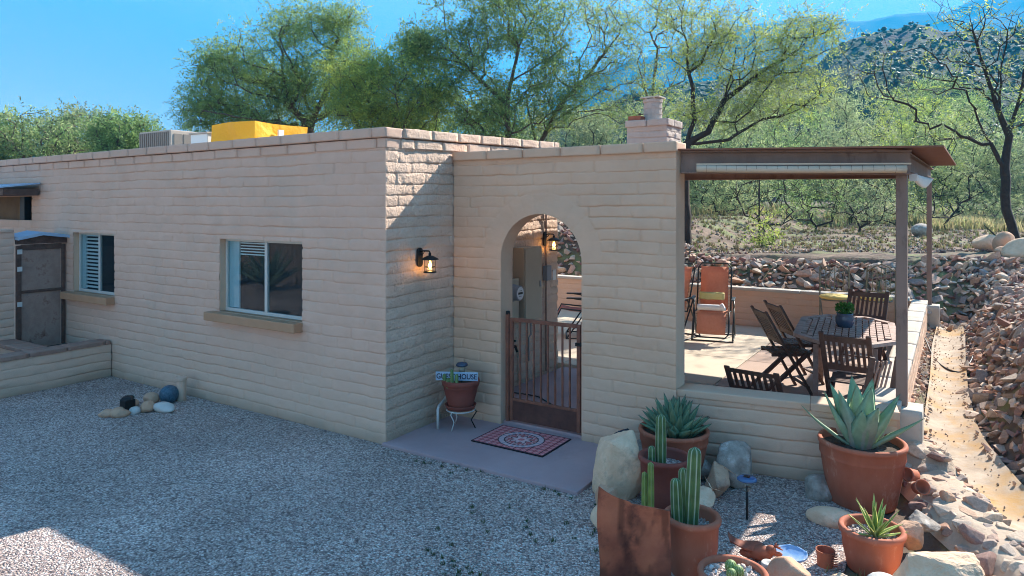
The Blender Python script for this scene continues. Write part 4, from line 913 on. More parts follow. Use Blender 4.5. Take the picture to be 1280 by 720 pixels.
def agave(label, loc, n, L, W, emin, emax, c0, c1, seed, edge=None, tipc=None, bend=-.25, cup=.22, rz=.01, jit=.25, name='agave', cat='agave', r0=.03):
    r = np.random.default_rng(seed); b = MB()
    for k in range(n):
        t = k/max(1,n-1); az = k*2.39996+r.normal()*jit*.3; el = emax-(emax-emin)*(1-(1-t))**.9+r.normal()*.06
        Lk = L*(.75+.25*math.sin(math.pi*min(1,t+.25)))*r.uniform(.9,1.08); ca = r.uniform(.85,1.15)
        leafstrip(b, (r0*t*math.cos(az), r0*t*math.sin(az), rz*(1-t)), (az, el), Lk, W*r.uniform(.85,1.1), bend*r.uniform(.4,1.5)*(1 if r.random() < .7 else -.5), cup, np.array(c0)*ca, np.array(c1)*ca, edge=edge, tipc=tipc)
    o = b.build(name, M['leafvar'], None, True); o.location = loc; return tag(o, label, cat)
b = MB(); BA0, BA1 = (.33,.40,.25), (.24,.40,.24)
for az, el, L, W, bd in [(-1.75,1.45,.48,.19,.10),(-2.45,1.25,.44,.19,.1),(-.95,1.15,.40,.19,-.1),(-.3,1.0,.44,.14,.2),(2.9,1.15,.46,.16,.12),(-2.9,1.0,.44,.14,.25),(1.2,1.3,.50,.17,.0),(2.0,1.25,.50,.17,.1),(.3,1.05,.46,.15,.1),(-1.4,1.1,.36,.17,.1),(3.5,.50,.46,.06,.4),(-.1,.62,.46,.09,.15),(-1.0,1.35,.5,.18,.0)]:
    leafstrip(b, (.05*math.cos(az), .05*math.sin(az), 0), (az, el), L, W, bd, .28, BA0 if az not in (-2.45,-.95) else (.42,.36,.29), BA1, n=12, tipc=(.12,.07,.05))
o = b.build('agave', M['leafvar'], None, True); o.location = (-.585,5.60,.385); tag(o, 'big blue-green agave with broad spiny leaves in the largest pot', 'agave')
agave('dense dark green agave with many narrow upright leaves', (-1.86,5.29,.33), 60, .30, .085, .55, 1.5, (.15,.24,.14), (.18,.28,.16), 3, tipc=(.05,.03,.03), cup=.3, r0=.11, bend=.12)
agave('small agave with yellow-edged green leaves in the small pot', (-.40,4.59,.195), 22, .22, .030, .35, 1.5, (.15,.25,.05), (.13,.28,.06), 6, edge=(.75,.72,.25), bend=-.15, cup=.15, r0=.02, name='variegated_agave')

def cactus_col(b, x, y, z0, z1, r, ribs=7, lean=(0,0), seed=1, c=(.10,.17,.055), pale=(.50,.54,.38)):
    n = ribs*6; m = 26; V = []; C = []
    for i in range(m+1):
        t = i/m; rr = r*(.86+.14*math.sin(t*2.6+.4)); cap = (1-t)*(z1-z0)/r
        if cap < 1: rr *= math.sqrt(max(0, 1-(1-cap)**2))
        for j in range(n):
            a = 2*math.pi*j/n; k = math.cos(ribs*a); q = rr*(1+.17*(abs((1+k)/2)**.8*2-1)); V.append((x+lean[0]*t+q*math.cos(a), y+lean[1]*t+q*math.sin(a), z0+(z1-z0)*t))
            C.append(np.array(pale) if k > .93 else np.array(c)*(1.0+.15*math.sin(i*.9+seed)))
    F = [(i*n+j, i*n+(j+1)%n, (i+1)*n+(j+1)%n, (i+1)*n+j) for i in range(m) for j in range(n)]
    b.add(np.array(V), F+[tuple(m*n+j for j in range(n))]); b.c[-1] = np.array(C)
b = MB(); cactus_col(b, -1.775, 4.74, .27, .655, .034, 7, (.0,.0)); tag(b.build('column_cactus', M['leafvar'], None, True), 'single tall slim ribbed cactus in the dark red pot', 'cactus')
b = MB(); cactus_col(b, -1.83, 4.70, .27, .43, .024, 6); tag(b.build('column_cactus', M['leafvar'], None, True), 'short thin cactus just left of the tall slim one', 'cactus')
b = MB(); cactus_col(b, -1.305, 3.975, .25, .735, .037, 7, (.02,.01)); cactus_col(b, -1.345, 3.985, .25, .60, .028, 7, (-.01,0), 3); cactus_col(b, -1.375, 3.945, .25, .545, .030, 7, (-.012,0), 4)
tag(b.build('column_cactus', M['leafvar'], None, True), 'clump of three ribbed column cacti in the stained pot', 'cactus')
b = MB(); cactus_col(b, -1.72, 4.40, .0, .43, .021, 6, (0,0), 1, (.25,.30,.06), (.45,.45,.2)); cactus_col(b, -1.76, 4.39, .0, .36, .019, 6, (0,0), 2, (.25,.30,.06), (.45,.45,.2))
tag(b.build('young_cactus', M['leafvar'], None, True), 'pair of smooth yellow-green cactus stems behind the rusty sheet', 'cactus')
b = MB()
for (x, y, z, r) in ((-1.02,3.77,.205,.030),(-.975,3.75,.20,.027),(-1.0,3.71,.195,.026)):
    prs = []; n = 40; V = []; C = []
    for i in range(13):
        ph = math.pi*i/12
        for j in range(n):
            a = 2*math.pi*j/n; q = r*(1+.10*math.cos(10*a)); V.append((x+q*math.sin(ph)*math.cos(a), y+q*math.sin(ph)*math.sin(a), z-r*math.cos(ph)*1.15)); C.append((.5,.52,.3) if math.cos(10*a) > .7 and i % 2 else (.17,.26,.07))
    b.add(V, [(i*n+j, i*n+(j+1)%n, (i+1)*n+(j+1)%n, (i+1)*n+j) for i in range(12) for j in range(n)]); b.c[-1] = np.array(C)
tag(b.build('ball_cactus', M['leafvar'], None, True), 'small cluster of round green cacti among white stones in the bowl', 'cactus')

# rusty curved sheet
b = MB(); V = []; n = 26; mrow = 30
for i in range(mrow+1):
    t = i/mrow
    for j in range(n+1):
        u = j/n; x = -1.672+.345*u; ytop = .615-.11*min(u/.42,1)-.012*math.sin(u*9)
        if u > .42: ytop = .505-.022*(u-.42)/.58
        y = 3.50+.20*u+(.04*(u/.42) if u < .42 else .04-.05*(u-.42))+.01*math.sin(t*7+u*3)-.03*t
        V.append((x+.004*math.sin(t*6.3)*(1 if j in (0,n) else 0)+.012*t*(1-u), y, t*ytop-.02))
b.add(V, [(i*(n+1)+j, i*(n+1)+j+1, (i+1)*(n+1)+j+1, (i+1)*(n+1)+j) for i in range(mrow) for j in range(n)])
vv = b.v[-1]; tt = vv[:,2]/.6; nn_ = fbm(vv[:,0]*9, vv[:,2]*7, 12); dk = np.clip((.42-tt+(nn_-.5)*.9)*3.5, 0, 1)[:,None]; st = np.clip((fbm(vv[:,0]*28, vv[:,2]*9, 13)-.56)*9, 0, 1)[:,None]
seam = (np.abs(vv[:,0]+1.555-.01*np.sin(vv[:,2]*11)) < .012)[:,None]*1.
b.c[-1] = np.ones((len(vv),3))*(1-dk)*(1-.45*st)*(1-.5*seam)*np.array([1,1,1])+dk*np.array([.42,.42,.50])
o = b.build('rusty_sheet', M['rustattr'], None, False); md = o.modifiers.new('t', 'SOLIDIFY'); md.thickness = .006; tag(o, 'bent upright sheet of rusty metal before the cactus pots', 'metal sheet')

# solar path light in the gravel
t = thing('solar_path_light', 'blue-topped solar path light on a stake in the gravel', 'garden light', (-1.20,4.84,0))
MB().tube([(0,0,-.02),(0,0,.235)], .0085, 10).build('stake', M['black'], t, True)
m = MB(); m.lathe([(.028,.20),(.028,.27)], 20); m.build('lens', M['lampglass'], t, True)
m = MB(); m.lathe([(.0,.268),(.055,.268),(.066,.275),(.066,.283),(.05,.293),(.0,.296)], 28); m.build('lamp_head', M['solarblue'], t, True)
MB().box(-.02,.02,-.02,.02,.294,.299).build('solar_cell', M['black'], t)
# black solar lantern in the stone group
t = thing('solar_lantern', 'small black solar lantern among the stones by the long wall', 'garden light', (-7.18,3.86,0))
m = MB(); m.box(-.055,.055,-.055,.055,.0,.15); m.build('lantern_body', M['black'], t, bevel=.008); m = MB(); m.lathe([(.0,.15),(.075,.15),(.06,.175),(.0,.19)], 4); m.build('lantern_cap', M['black'], t)

# guest house pot on its stand
t = pot('red terracotta pot on a saucer with cactus and GUEST HOUSE plate', (-3.96,5.27,.235), .178, .265, .118, M['terracotta_dark'], bands=True, lip=.05)
b = MB(); b.lathe([(0,0),(.13,0),(.148,.035),(.150,.04),(.138,.04),(.125,.012),(0,.012)], 40); b.build('saucer', M['terracotta_dark'], t, True).location = (0,0,-.014)
st = thing('plant_stand', 'thin white wire plant stand under the guest house pot', 'plant stand', (-3.96,5.27,.03))
for k in range(3):
    a = k*2.094+.5; MB().tube([(.13*math.cos(a),.13*math.sin(a),.185),(.15*math.cos(a),.15*math.sin(a),.16),(.10*math.cos(a),.10*math.sin(a),.08),(.14*math.cos(a),.14*math.sin(a),.005)], .006, 6).build('leg', M['white'] if k else M['black'], st, True)
MB().tube([(.135*math.cos(a),.135*math.sin(a),.180) for a in np.linspace(0,6.2832,31)], .006, 6).build('ring', M['white'], st, True)
sg = thing('name_plate', 'light blue plate lettered GUEST HOUSE stuck in the cactus pot', 'sign', (-3.955,5.20,.495), YAW-.1)
MB().box(-.20,.20,-.004,.004,.0,.082).build('plate', M['signblue'], sg, bevel=.003)
fc = bpy.data.curves.new('letters', 'FONT'); fc.body = 'GUEST HOUSE'; fc.size = .068; fc.extrude = .0012; fc.align_x = 'CENTER'; fc.space_character = 1.02; fc.offset = .0012
fo = bpy.data.objects.new('letters', fc); col.objects.link(fo); bpy.context.view_layer.update()
me = bpy.data.meshes.new_from_object(fo.evaluated_get(bpy.context.evaluated_depsgraph_get())); bpy.data.objects.remove(fo)
lo = bpy.data.objects.new('letters', me); col.objects.link(lo); me.materials.clear(); me.materials.append(M['signtext']); lo.parent = sg; lo.rotation_euler = (R(90),0,0); lo.location = (0,-.0055,.018); lo.scale = (.86,1,1)
b = MB(); rr = random.Random(3)
for (x, y, h, r) in ((-4.045,5.14,.10,.018),(-3.99,5.115,.075,.018),(-3.945,5.12,.16,.015),(-3.905,5.13,.12,.016),(-4.08,5.2,.07,.015)): cactus_col(b, x, y, .44, .46+h, r, 6, (rr.uniform(-.02,.02),0), 2, (.13,.22,.07), (.33,.4,.2))
tag(b.build('cactus_clump', M['leafvar'], None, True), 'small green cactus stems standing before the lettered plate', 'cactus')
t = thing('solar_light_spike', 'dark capped solar light stuck in the guest house pot', 'garden light', (-3.99,5.33,.44))
MB().tube([(0,0,0),(0,0,.17)], .008, 8).build('stake', M['black'], t, True); m = MB(); m.lathe([(0,.165),(.055,.165),(.06,.175),(.045,.195),(0,.205)], 24); m.build('lamp_head', M['bluepot'], t, True); m = MB(); m.lathe([(.03,.10),(.034,.165)], 16); m.build('lens', M['beigebox'], t, True)

# small ornaments between the pots
b = MB(); Mx = Matrix.Translation((-1.05,4.30,.0)) @ Matrix.Rotation(R(18),4,'Z')
V = []; nu = 12
for i in range(15):                       # curved sheet-metal wing sweeping down to the body
    t = i/14; cx = -.13+.20*t; top = .155-.02*math.sin(t*5)-.075*t; bot = .10-.085*t
    for j in range(nu+1):
        u = j/nu; V.append((cx+.02*u, -.045*math.sin(u*math.pi*.9)+.02*t, top+(bot-top)*u))
V = [tuple(Mx @ Vector(p)) for p in V]; n0 = [(i*(nu+1)+j, i*(nu+1)+j+1, (i+1)*(nu+1)+j+1, (i+1)*(nu+1)+j) for i in range(14) for j in range(nu)]
b.add(V, n0); b.add(np.array(V)+np.array([.0,.008,.002]), [q[::-1] for q in n0])
v_, f_ = rockmesh(9, 3, 0, .5, .05)
for c_, s_ in (((.06,.0,.055),(.075,.045,.045)),((.12,-.01,.08),(.032,.028,.030)),((.155,-.015,.065),(.03,.014,.014)),((.0,.0,.045),(.06,.03,.03))):
    b.add(np.array([tuple(Mx @ Vector(p)) for p in v_*np.array(s_)+np.array(c_)]), f_)
for x in (.03,.075,.11): b.tube([Mx @ Vector((x,.0,.04)), Mx @ Vector((x+.01,.01,-.01))], .006, 6)
for k in range(4): b.tube([Mx @ Vector((.14,0,.10)), Mx @ Vector((.15+.012*k,-.01,.125-.012*k))], .004, 5)
tag(b.build('rusty_ornament', M['rust'], None, True, fix=False), 'small rusty bird-shaped ornament left of the blue shell', 'ornament')
b = MB()
pr = []
b.lathe([(.042,-.02),(.047,.05),(.055,.10),(.05,.10),(.04,.03)], 18, (-.655,4.47,.0)); b.v[-1][:, 0] += .02*b.v[-1][:, 2]
for k in range(6): b.bar((-.615,4.44,.02+k*.014), (-.585,4.43,.035+k*.014), .012, .004)
tag(b.build('rusty_can', M['rust'], None, False), 'slotted rusty can ornament standing left of the small pot', 'ornament')
v, f = rockmesh(5, 3, 0, .5, .03); v = v*np.array([.098,.062,.03]); v[:,2] = np.where(v[:,2] > 0, -v[:,2]*.55+.012, v[:,2]); b = MB(); b.add(v, f); o = b.build('abalone_shell', M['shell'], None, True); o.location = (-.835,4.40,.055); o.rotation_euler = (R(22),0,.35); tag(o, 'blue abalone shell lying between the bowl and rusty can', 'shell')
b = MB(); b.lathe([(.022,-.01),(.04,.0),(.043,.02),(.035,.03),(.022,.022),(.0,.016)], 18, (-.925,4.22,.03)); o = b.build('shell_ring', M['whiterock'], None, True); tag(o, 'small white ring-shaped shell right of the cactus bowl', 'shell')
b = MB(); b.lathe([(.0,.0),(.040,0),(.046,.07),(.050,.08),(.042,.08),(.036,.02),(.0,.015)], 20, (0,0,0)); b.xf(Matrix.Translation((-.22,5.42,.235)) @ Matrix.Rotation(R(60),4,'X') @ Matrix.Rotation(R(25),4,'Y'))
tag(b.build('clay_pot_shard', M['terracotta'], None, True), 'overturned small clay pot on the stones beside the big pot', 'plant pot')
b = MB(); b.lathe([(.0,.0),(.038,0),(.045,.07),(.048,.08),(.04,.08),(.034,.02),(.0,.015)], 20, (0,0,0)); b.xf(Matrix.Translation((-.24,5.62,.25)) @ Matrix.Rotation(R(75),4,'X') @ Matrix.Rotation(R(-35),4,'Y'))
tag(b.build('clay_pot_shard', M['terracotta'], None, True), 'second overturned clay pot nearer the canopy footing', 'plant pot')
# dry grass tufts and weeds
def tufts(name, pts, label, h, cnt, cols, seed, w=.006, kind='stuff', m=None):
    r = np.random.default_rng(seed); b = MB(); V = []; C = []
    for (x, y) in pts:
        z = float(terr(x, y))
        for k in range(cnt):
            a = r.uniform(0, 6.28); l = h*r.uniform(.4, 1.1); o = r.normal(size=2)*h*.25; lean = r.uniform(.2,.9)*l; c = np.array(cols[int(r.integers(len(cols)))])*r.uniform(.7,1.2)
            p0 = np.array([x+o[0], y+o[1], z-.005]); s = np.array([-math.sin(a), math.cos(a), 0])*w
            p1 = p0+np.array([math.cos(a)*lean*.35, math.sin(a)*lean*.35, l*.65]); p2 = p0+np.array([math.cos(a)*lean, math.sin(a)*lean, l])
            V += [p0-s, p0+s, p1+s*.7, p1-s*.7, p2]; C += [c*.8, c*.8, c, c, c*1.1]
    n = len(V)//5; b.add(V, [q for i in range(n) for q in ((5*i,5*i+1,5*i+2,5*i+3),(5*i+3,5*i+2,5*i+4))]); b.c[-1] = np.array(C)
    return tag(b.build(name, m or M['foliage'], None, False), label, name, kind=kind)
r = np.random.default_rng(8)
tufts('weeds', [(-4.1+2.0*u+r.normal()*.05, 4.50+r.normal()*.05) for u in r.random(16)]+[(-2.6+r.normal()*.25, 3.95+r.normal()*.3) for k in range(16)]+[(-2.45+r.normal()*.2, 3.3+r.normal()*.08) for k in range(18)]+[(-1.55+r.normal()*.07, 5.32) for k in range(10)]+[(-1.9+r.normal()*.1, 4.1+r.normal()*.1) for k in range(10)], 'sparse green weeds growing through the gravel', .035, 22, [(.07,.11,.045),(.09,.14,.05)], 4, w=.0022)
tufts('dry_grass', [(-1.15+r.normal()*.14, 4.0+r.normal()*.12) for k in range(9)]+[(-.38+r.normal()*.08, 4.42+r.normal()*.1) for k in range(14)]+[(-.25,4.75),(-.2,4.6),(-1.28,3.8)], 'dry grass blades between pots and stones', .06, 9, [(.42,.36,.2),(.30,.32,.12)], 5, w=.0022)

# ------------------------------------------------------------------ patio furniture
FZ = .10
def folding_chair(label, loc, rz, group='slatted wooden folding chairs', scale=1.):
    """faces +y"""
    t = thing('folding_chair', label, 'chair', loc, rz, group); W = .45; D = M['wooddark']
    for s in (-1, 1):
        MB().bar((s*W/2,.24,0), (s*W/2,-.26,.90), .026, .05, (1,0,0)).build('leg', D, t, bevel=.004)
        MB().bar((s*(W/2-.032),-.28,0), (s*(W/2-.032),.20,.45), .024, .045, (1,0,0)).build('leg', D, t, bevel=.004)
    m = MB()
    for k in range(8):
        y = -.17+.055*k; m.box(-W/2+.045, W/2-.045, y, y+.040, .44, .455)
    m.box(-W/2+.05, -W/2+.075, -.17, .24, .41, .44); m.box(W/2-.075, W/2-.05, -.17, .24, .41, .44); m.build('seat', D, t)
    m = MB(); yb = lambda z: .24-.50*z/.90
    for z in (.845,.565): m.bar((-W/2+.013, yb(z), z), (W/2-.013, yb(z), z), .018, .06, (0,-.4,1))
    for k in range(7):
        x = -W/2+.06+(W-.12)*k/6; m.bar((x, yb(.59), .59), (x, yb(.82), .82), .030, .012, (0,1,0))
    m.build('backrest', D, t)
    MB().bar((-W/2,.20,.09), (W/2,.20,.09), .03, .02).build('stretcher', D, t)
    t.scale = (scale,)*3; return t
folding_chair('slatted chair with its back turned, at the near end of the table', (-.82, 7.02, FZ), R(-4)).scale = (.86,.95,1)
folding_chair('dark slatted chair at the left of the table, the nearer of the pair', (-1.62, 8.05, FZ), R(-58))
folding_chair('dark slatted chair at the left of the table, the farther of the pair', (-1.60, 8.62, FZ), R(-56))
folding_chair('slatted chair at the far end of the table near the bistro chairs', (-1.02, 10.15, FZ), R(172))
folding_chair('low slatted chair just behind the low front wall, only its backrest showing', (-1.52, 6.54, FZ), R(-8)).scale = (1.0, .7, .64)
folding_chair('slatted chair mostly hidden by the end of the entry wall', (-2.98, 8.05, FZ), R(80), scale=.72)
# folded chair leaning near the side wall
t = thing('leaning_chair', 'folded wooden chair leaning beside the side wall near the big agave', 'chair', (-.70, 6.45, FZ), R(-20))
for s in (0, .36): MB().bar((s*.35,s*.5,0), (s*.35+.10,s*.5+.06,.78), .03, .045).build('leg', M['wooddark'], t, bevel=.004)
m = MB()
for k in range(6): m.bar((.0+.02*k,.02+.028*k,.30),( .08+.02*k,.08+.028*k,.74), .022, .012)
m.build('slat_panel', M['woodtable'], t)
# table: long octagon of wooden cells
t = thing('patio_table', 'long octagonal slatted wooden dining table on the patio', 'table', (-1.00, 8.22, FZ), R(6))
hx, hy, cu_ = .47, .93, .26
oct_ = [(-hx+cu_,-hy),(hx-cu_,-hy),(hx,-hy+cu_*1.3),(hx,hy-cu_*1.3),(hx-cu_,hy),(-hx+cu_,hy),(-hx,hy-cu_*1.3),(-hx,-hy+cu_*1.3)]
def inoct(x, y, e): return abs(x) < hx-e and abs(y) < hy-e and (abs(x)-(hx-cu_))/cu_+(abs(y)-(hy-cu_*1.3))/(cu_*1.3) < 1-e*2.2/cu_
m = MB()
for i in range(13):
    for j in range(13):
        x = -hx+.05+(2*hx-.10)*(i+.5)/13; y = -hy+.05+(2*hy-.10)*(j+.5)/13; wx = (2*hx-.1)/13/2-.006; wy = (2*hy-.1)/13/2-.012
        if all(inoct(x+a*wx, y+b*wy, .035) for a in (-1,1) for b in (-1,1)): m.box(x-wx, x+wx, y-wy, y+wy, .700, .722)
m.build('slat_top', M['woodtable'], t)
m = MB()
for k in range(8):
    a, b = Vector((*oct_[k],.708)), Vector((*oct_[(k+1)%8],.708)); c = Vector((0,0,0)); q = (b-a).normalized(); a2 = a*.955; b2 = b*.955; a2.z = b2.z = .709
    m.bar(a2-q*.012, b2+q*.012, .07, .036)
m.build('rim_frame', M['woodtable'], t, bevel=.003)
m = MB()
for k in range(13): y = -hy+.05+(2*hy-.10)*k/13; m.box(-hx+.06+(.16 if abs(y) > .66 else 0), hx-.06-(.16 if abs(y) > .66 else 0), y-.010, y+.010, .684, .699)
m.box(-.30,-.26,-.7,.7,.65,.685); m.box(.26,.30,-.7,.7,.65,.685); m.build('under_rails', M['wooddark'], t)
for sx in (-1,1):
    for sy in (-1,1): MB().bar((sx*.27,sy*.55,0), (sx*.27,sy*.50,.68), .05, .05).build('leg', M['woodtable'], t, bevel=.004)
# herb pot on the table
t = thing('herb_pot', 'dark blue glazed pot on the table', 'plant pot', (-1.02, 8.30, FZ+.722))
m = MB(); m.lathe([(.0,0),(.072,0),(.092,.05),(.094,.10),(.080,.135),(.086,.15),(.078,.15),(.07,.12)], 28); m.build('glazed_pot', M['bluepot'], t, True); m = MB(); m.lathe([(.07,.125),(.0,.13)], 20); m.build('potting_soil', M['soil'], t)
def leafcloud(P_, N, size, cols, r, asp=.45, droop=.0):
    """N leaf quads spread at points P_ (n,3) with jitter sizes"""
    a = r.normal(size=(N,3)); a[:,2] -= droop; a /= np.linalg.norm(a,axis=1)[:,None]; b = r.normal(size=(N,3)); b -= a*(a*b).sum(1)[:,None]; b /= np.linalg.norm(b,axis=1)[:,None]
    L = size*r.uniform(.6,1.3,N)[:,None]; c = P_
    V = np.stack([c-a*L*.5, c+b*L*asp*.5, c+a*L*.5, c-b*L*asp*.5], 1).reshape(-1,3)
    col_ = np.array(cols)[r.integers(len(cols), size=N)]*r.uniform(.65,1.25,(N,1)); C = np.repeat(col_, 4, 0)
    return V, C
def leafobj(mb_, V, C):
    n = len(V)//4; q = np.arange(n*4).reshape(-1,4)+mb_.n; mb_.v.append(V); mb_.c.append(C); mb_.f += [tuple(t) for t in q.tolist()]; mb_.n += len(V)
r = np.random.default_rng(3); pts = r.normal(size=(420,3)); pts /= np.linalg.norm(pts,axis=1)[:,None]; pts *= (r.random((420,1))**.4)*np.array([.10,.10,.075]); b = MB(); V, C = leafcloud(pts, 420, .035, [(.10,.26,.05),(.14,.32,.07)], r, .6); leafobj(b, V, C)
o = b.build('herb_plant', M['foliage']); o.location = (-1.02,8.30,FZ+.722+.20); tag(o, 'leafy green herb growing in the blue pot on the table', 'herb')

# reclining lounge chairs
def lounger(label, loc, rz, sling, group='reclining sling lounge chairs'):
    """faces -y"""
    t = thing('lounge_chair', label, 'lounge chair', loc, rz, group); F_ = M['lframe']; W = .50
    top = (.36,1.12); hip = (.10,.42); knee = (-.30,.46); foot = (-.48,.12)
    m = MB(); pts = [(-W/2,hip[0],hip[1]),(-W/2,.34,1.06),(-W/2+.05,.362,1.13),(W/2-.05,.362,1.13),(W/2,.34,1.06),(W/2,hip[0],hip[1])]; m.tube(pts, .012, 8); m.build('back_frame', F_, t, True)
    m = MB(); pts = [(-W/2,hip[0],hip[1]),(-W/2,knee[0],knee[1]),(-W/2,-.45,.16),(-W/2+.05,-.475,.11),(W/2-.05,-.475,.11),(W/2,-.45,.16),(W/2,knee[0],knee[1]),(W/2,hip[0],hip[1])]; m.tube(pts, .012, 8); m.build('leg_frame', F_, t, True)
    def strip(name, prof, w, m_):
        mm = MB(); n = len(prof); V = [(s*w/2, y, z) for (y, z) in prof for s in (-1,-.5,0,.5,1)]
        mm.add(V, [(i*5+j, i*5+j+1, (i+1)*5+j+1, (i+1)*5+j) for i in range(n-1) for j in range(4)]); o = mm.build(name, m_, t, True); md = o.modifiers.new('t','SOLIDIFY'); md.thickness = .006; return o
    strip('back_sling', [(.34,1.08),(.30,.95),(.24,.78),(.17,.58),(.11,.44)], W-.09, sling)
    strip('seat_sling', [(.11,.44),(.0,.405),(-.15,.415),(-.29,.45)], W-.09, sling)
    strip('leg_sling', [(-.29,.45),(-.33,.38),(-.40,.25),(-.45,.15)], W-.09, sling)
    for s in (-1,1):
        m = MB(); m.tube([(s*(W/2-(.047 if k % 2 else 0)), .10+.24*(.04+.6*k/27)/.66, .46+.6*k/27) for k in range(28)], .003, 4); m.build('back_lacing', F_, t)
        m = MB(); m.tube([(s*(W/2-(.047 if k % 2 else 0)), -.445+.13*k/15, .17+.26*k/15) for k in range(16)], .003, 4); m.build('leg_lacing', F_, t)
    for s in (-1,1):
        x = s*(W/2+.045)
        m = MB(); m.tube([(x,-.22,.0),(x,.20,.60)], .012, 8); m.tube([(x,.42,.0),(x,.02,.60),(x,-.10,.62)], .012, 8); m.tube([(x,-.22,.012),(x,.42,.012)], .010, 8); m.build('side_frame', F_, t, True)
        m = MB(); m.box(x-.028, x+.028, -.22, .16, .615, .637); m.build('armrest', F_, t, bevel=.01)
    for yy in (-.22,.42): MB().tube([(-W/2-.045,yy,.012),(W/2+.045,yy,.012)], .011, 8).build('cross_bar', F_, t, True)
    return t
lounger('orange sling lounge chair with yellow towel in the open patio', (-3.12, 10.55, FZ), R(12), M['orange'])
lounger('orange sling lounge chair mostly hidden by the entry wall edge', (-3.72, 10.30, FZ), R(-10), M['orange'])
lounger('faded red lounge chair seen through the arch', (-4.95, 9.7, FZ), R(-62), M['redsling'])
m = MB(); v = CUBV*np.array([.36,.13,.10]); v = v+np.array([0,0,1])*(noise3(v,14,2)*.04)[:,None]; m.add(v, CUBF); o = m.build('towel', M['towel'], None, True); o.location = (-3.14,10.55,FZ+.66); o.rotation_euler = (0,0,R(12)); tag(o, 'yellow towel bundle lying on the arms of the lounge chair', 'towel')
m = MB(); m.tube([(-.19,0,0),(.19,0,0)], .045, 14); m.tube([(.16,0,.0),(.20,0,.02)], .06, 12); o = m.build('pillow_roll', M['whitecloth'], None, True, bevel=.01); o.location = (-3.08,10.28,FZ+.52); o.rotation_euler = (0,0,R(12)); tag(o, 'white rolled pillow on the seat of the open lounge chair', 'pillow')

# ornate metal bistro chairs
def bistro(label, loc, rz):
    t = thing('bistro_chair', label, 'chair', loc, rz, 'ornate metal bistro chairs'); I = M['irongreen']; W = .40; S = .66
    for s in (-1,1):
        MB().tube([(s*W/2,.20,0),(s*W/2,.18,S),(s*W/2,.22,1.10),(s*(W/2-.02),.225,1.14)], .011, 8).build('leg', I, t, True)
        MB().tube([(s*W/2,-.24,0),(s*(W/2-.03),-.15,S*.6),(s*(W/2),-.18,S)], .010, 8).build('leg', I, t, True)
    m = MB(); m.tube([(-W/2,.21,1.05),(-W/4,.225,1.13),(0,.23,1.17),(W/4,.225,1.13),(W/2,.21,1.05)], .010, 8)
    m.tube([(-W/2,.20,S+.10),(W/2,.20,S+.10)], .007, 6)
    for x in (-.12,-.06,0,.06,.12): m.tube([(x,.20,S+.10),(x*1.05,.21,S+.30),(x,.22,1.08+.05*(1-abs(x)/.2))], .0055, 6)
    for (cx_, cz_, rr_) in ((-.08,S+.22,.045),(.08,S+.22,.045),(0,S+.33,.05),(-.09,S+.40,.035),(.09,S+.40,.035)):
        m.tube([(cx_+rr_*math.cos(a), .212, cz_+rr_*math.sin(a)) for a in np.linspace(0, 6.2832, 17)], .0055, 6)
    m.build('scroll_back', I, t, True)
    m = MB(); m.tube([(.21*math.cos(a), .0+.19*math.sin(a), S) for a in np.linspace(0,6.2832,25)], .010, 6); m.build('seat_ring', I, t, True)
    m = MB(); m.lathe([(.0,.0),(.19,.0),(.215,.02),(.21,.04),(.17,.055),(.0,.06)], 26, (0,0,S+.008)); m.build('cushion', M['yellow'], t, True); return t
bistro('ornate iron bistro chair with yellow cushion, the left one', (-1.50,11.15,FZ), R(10))
bistro('ornate iron bistro chair with yellow cushion, behind the far table end', (-.98,11.35,FZ), R(-14))

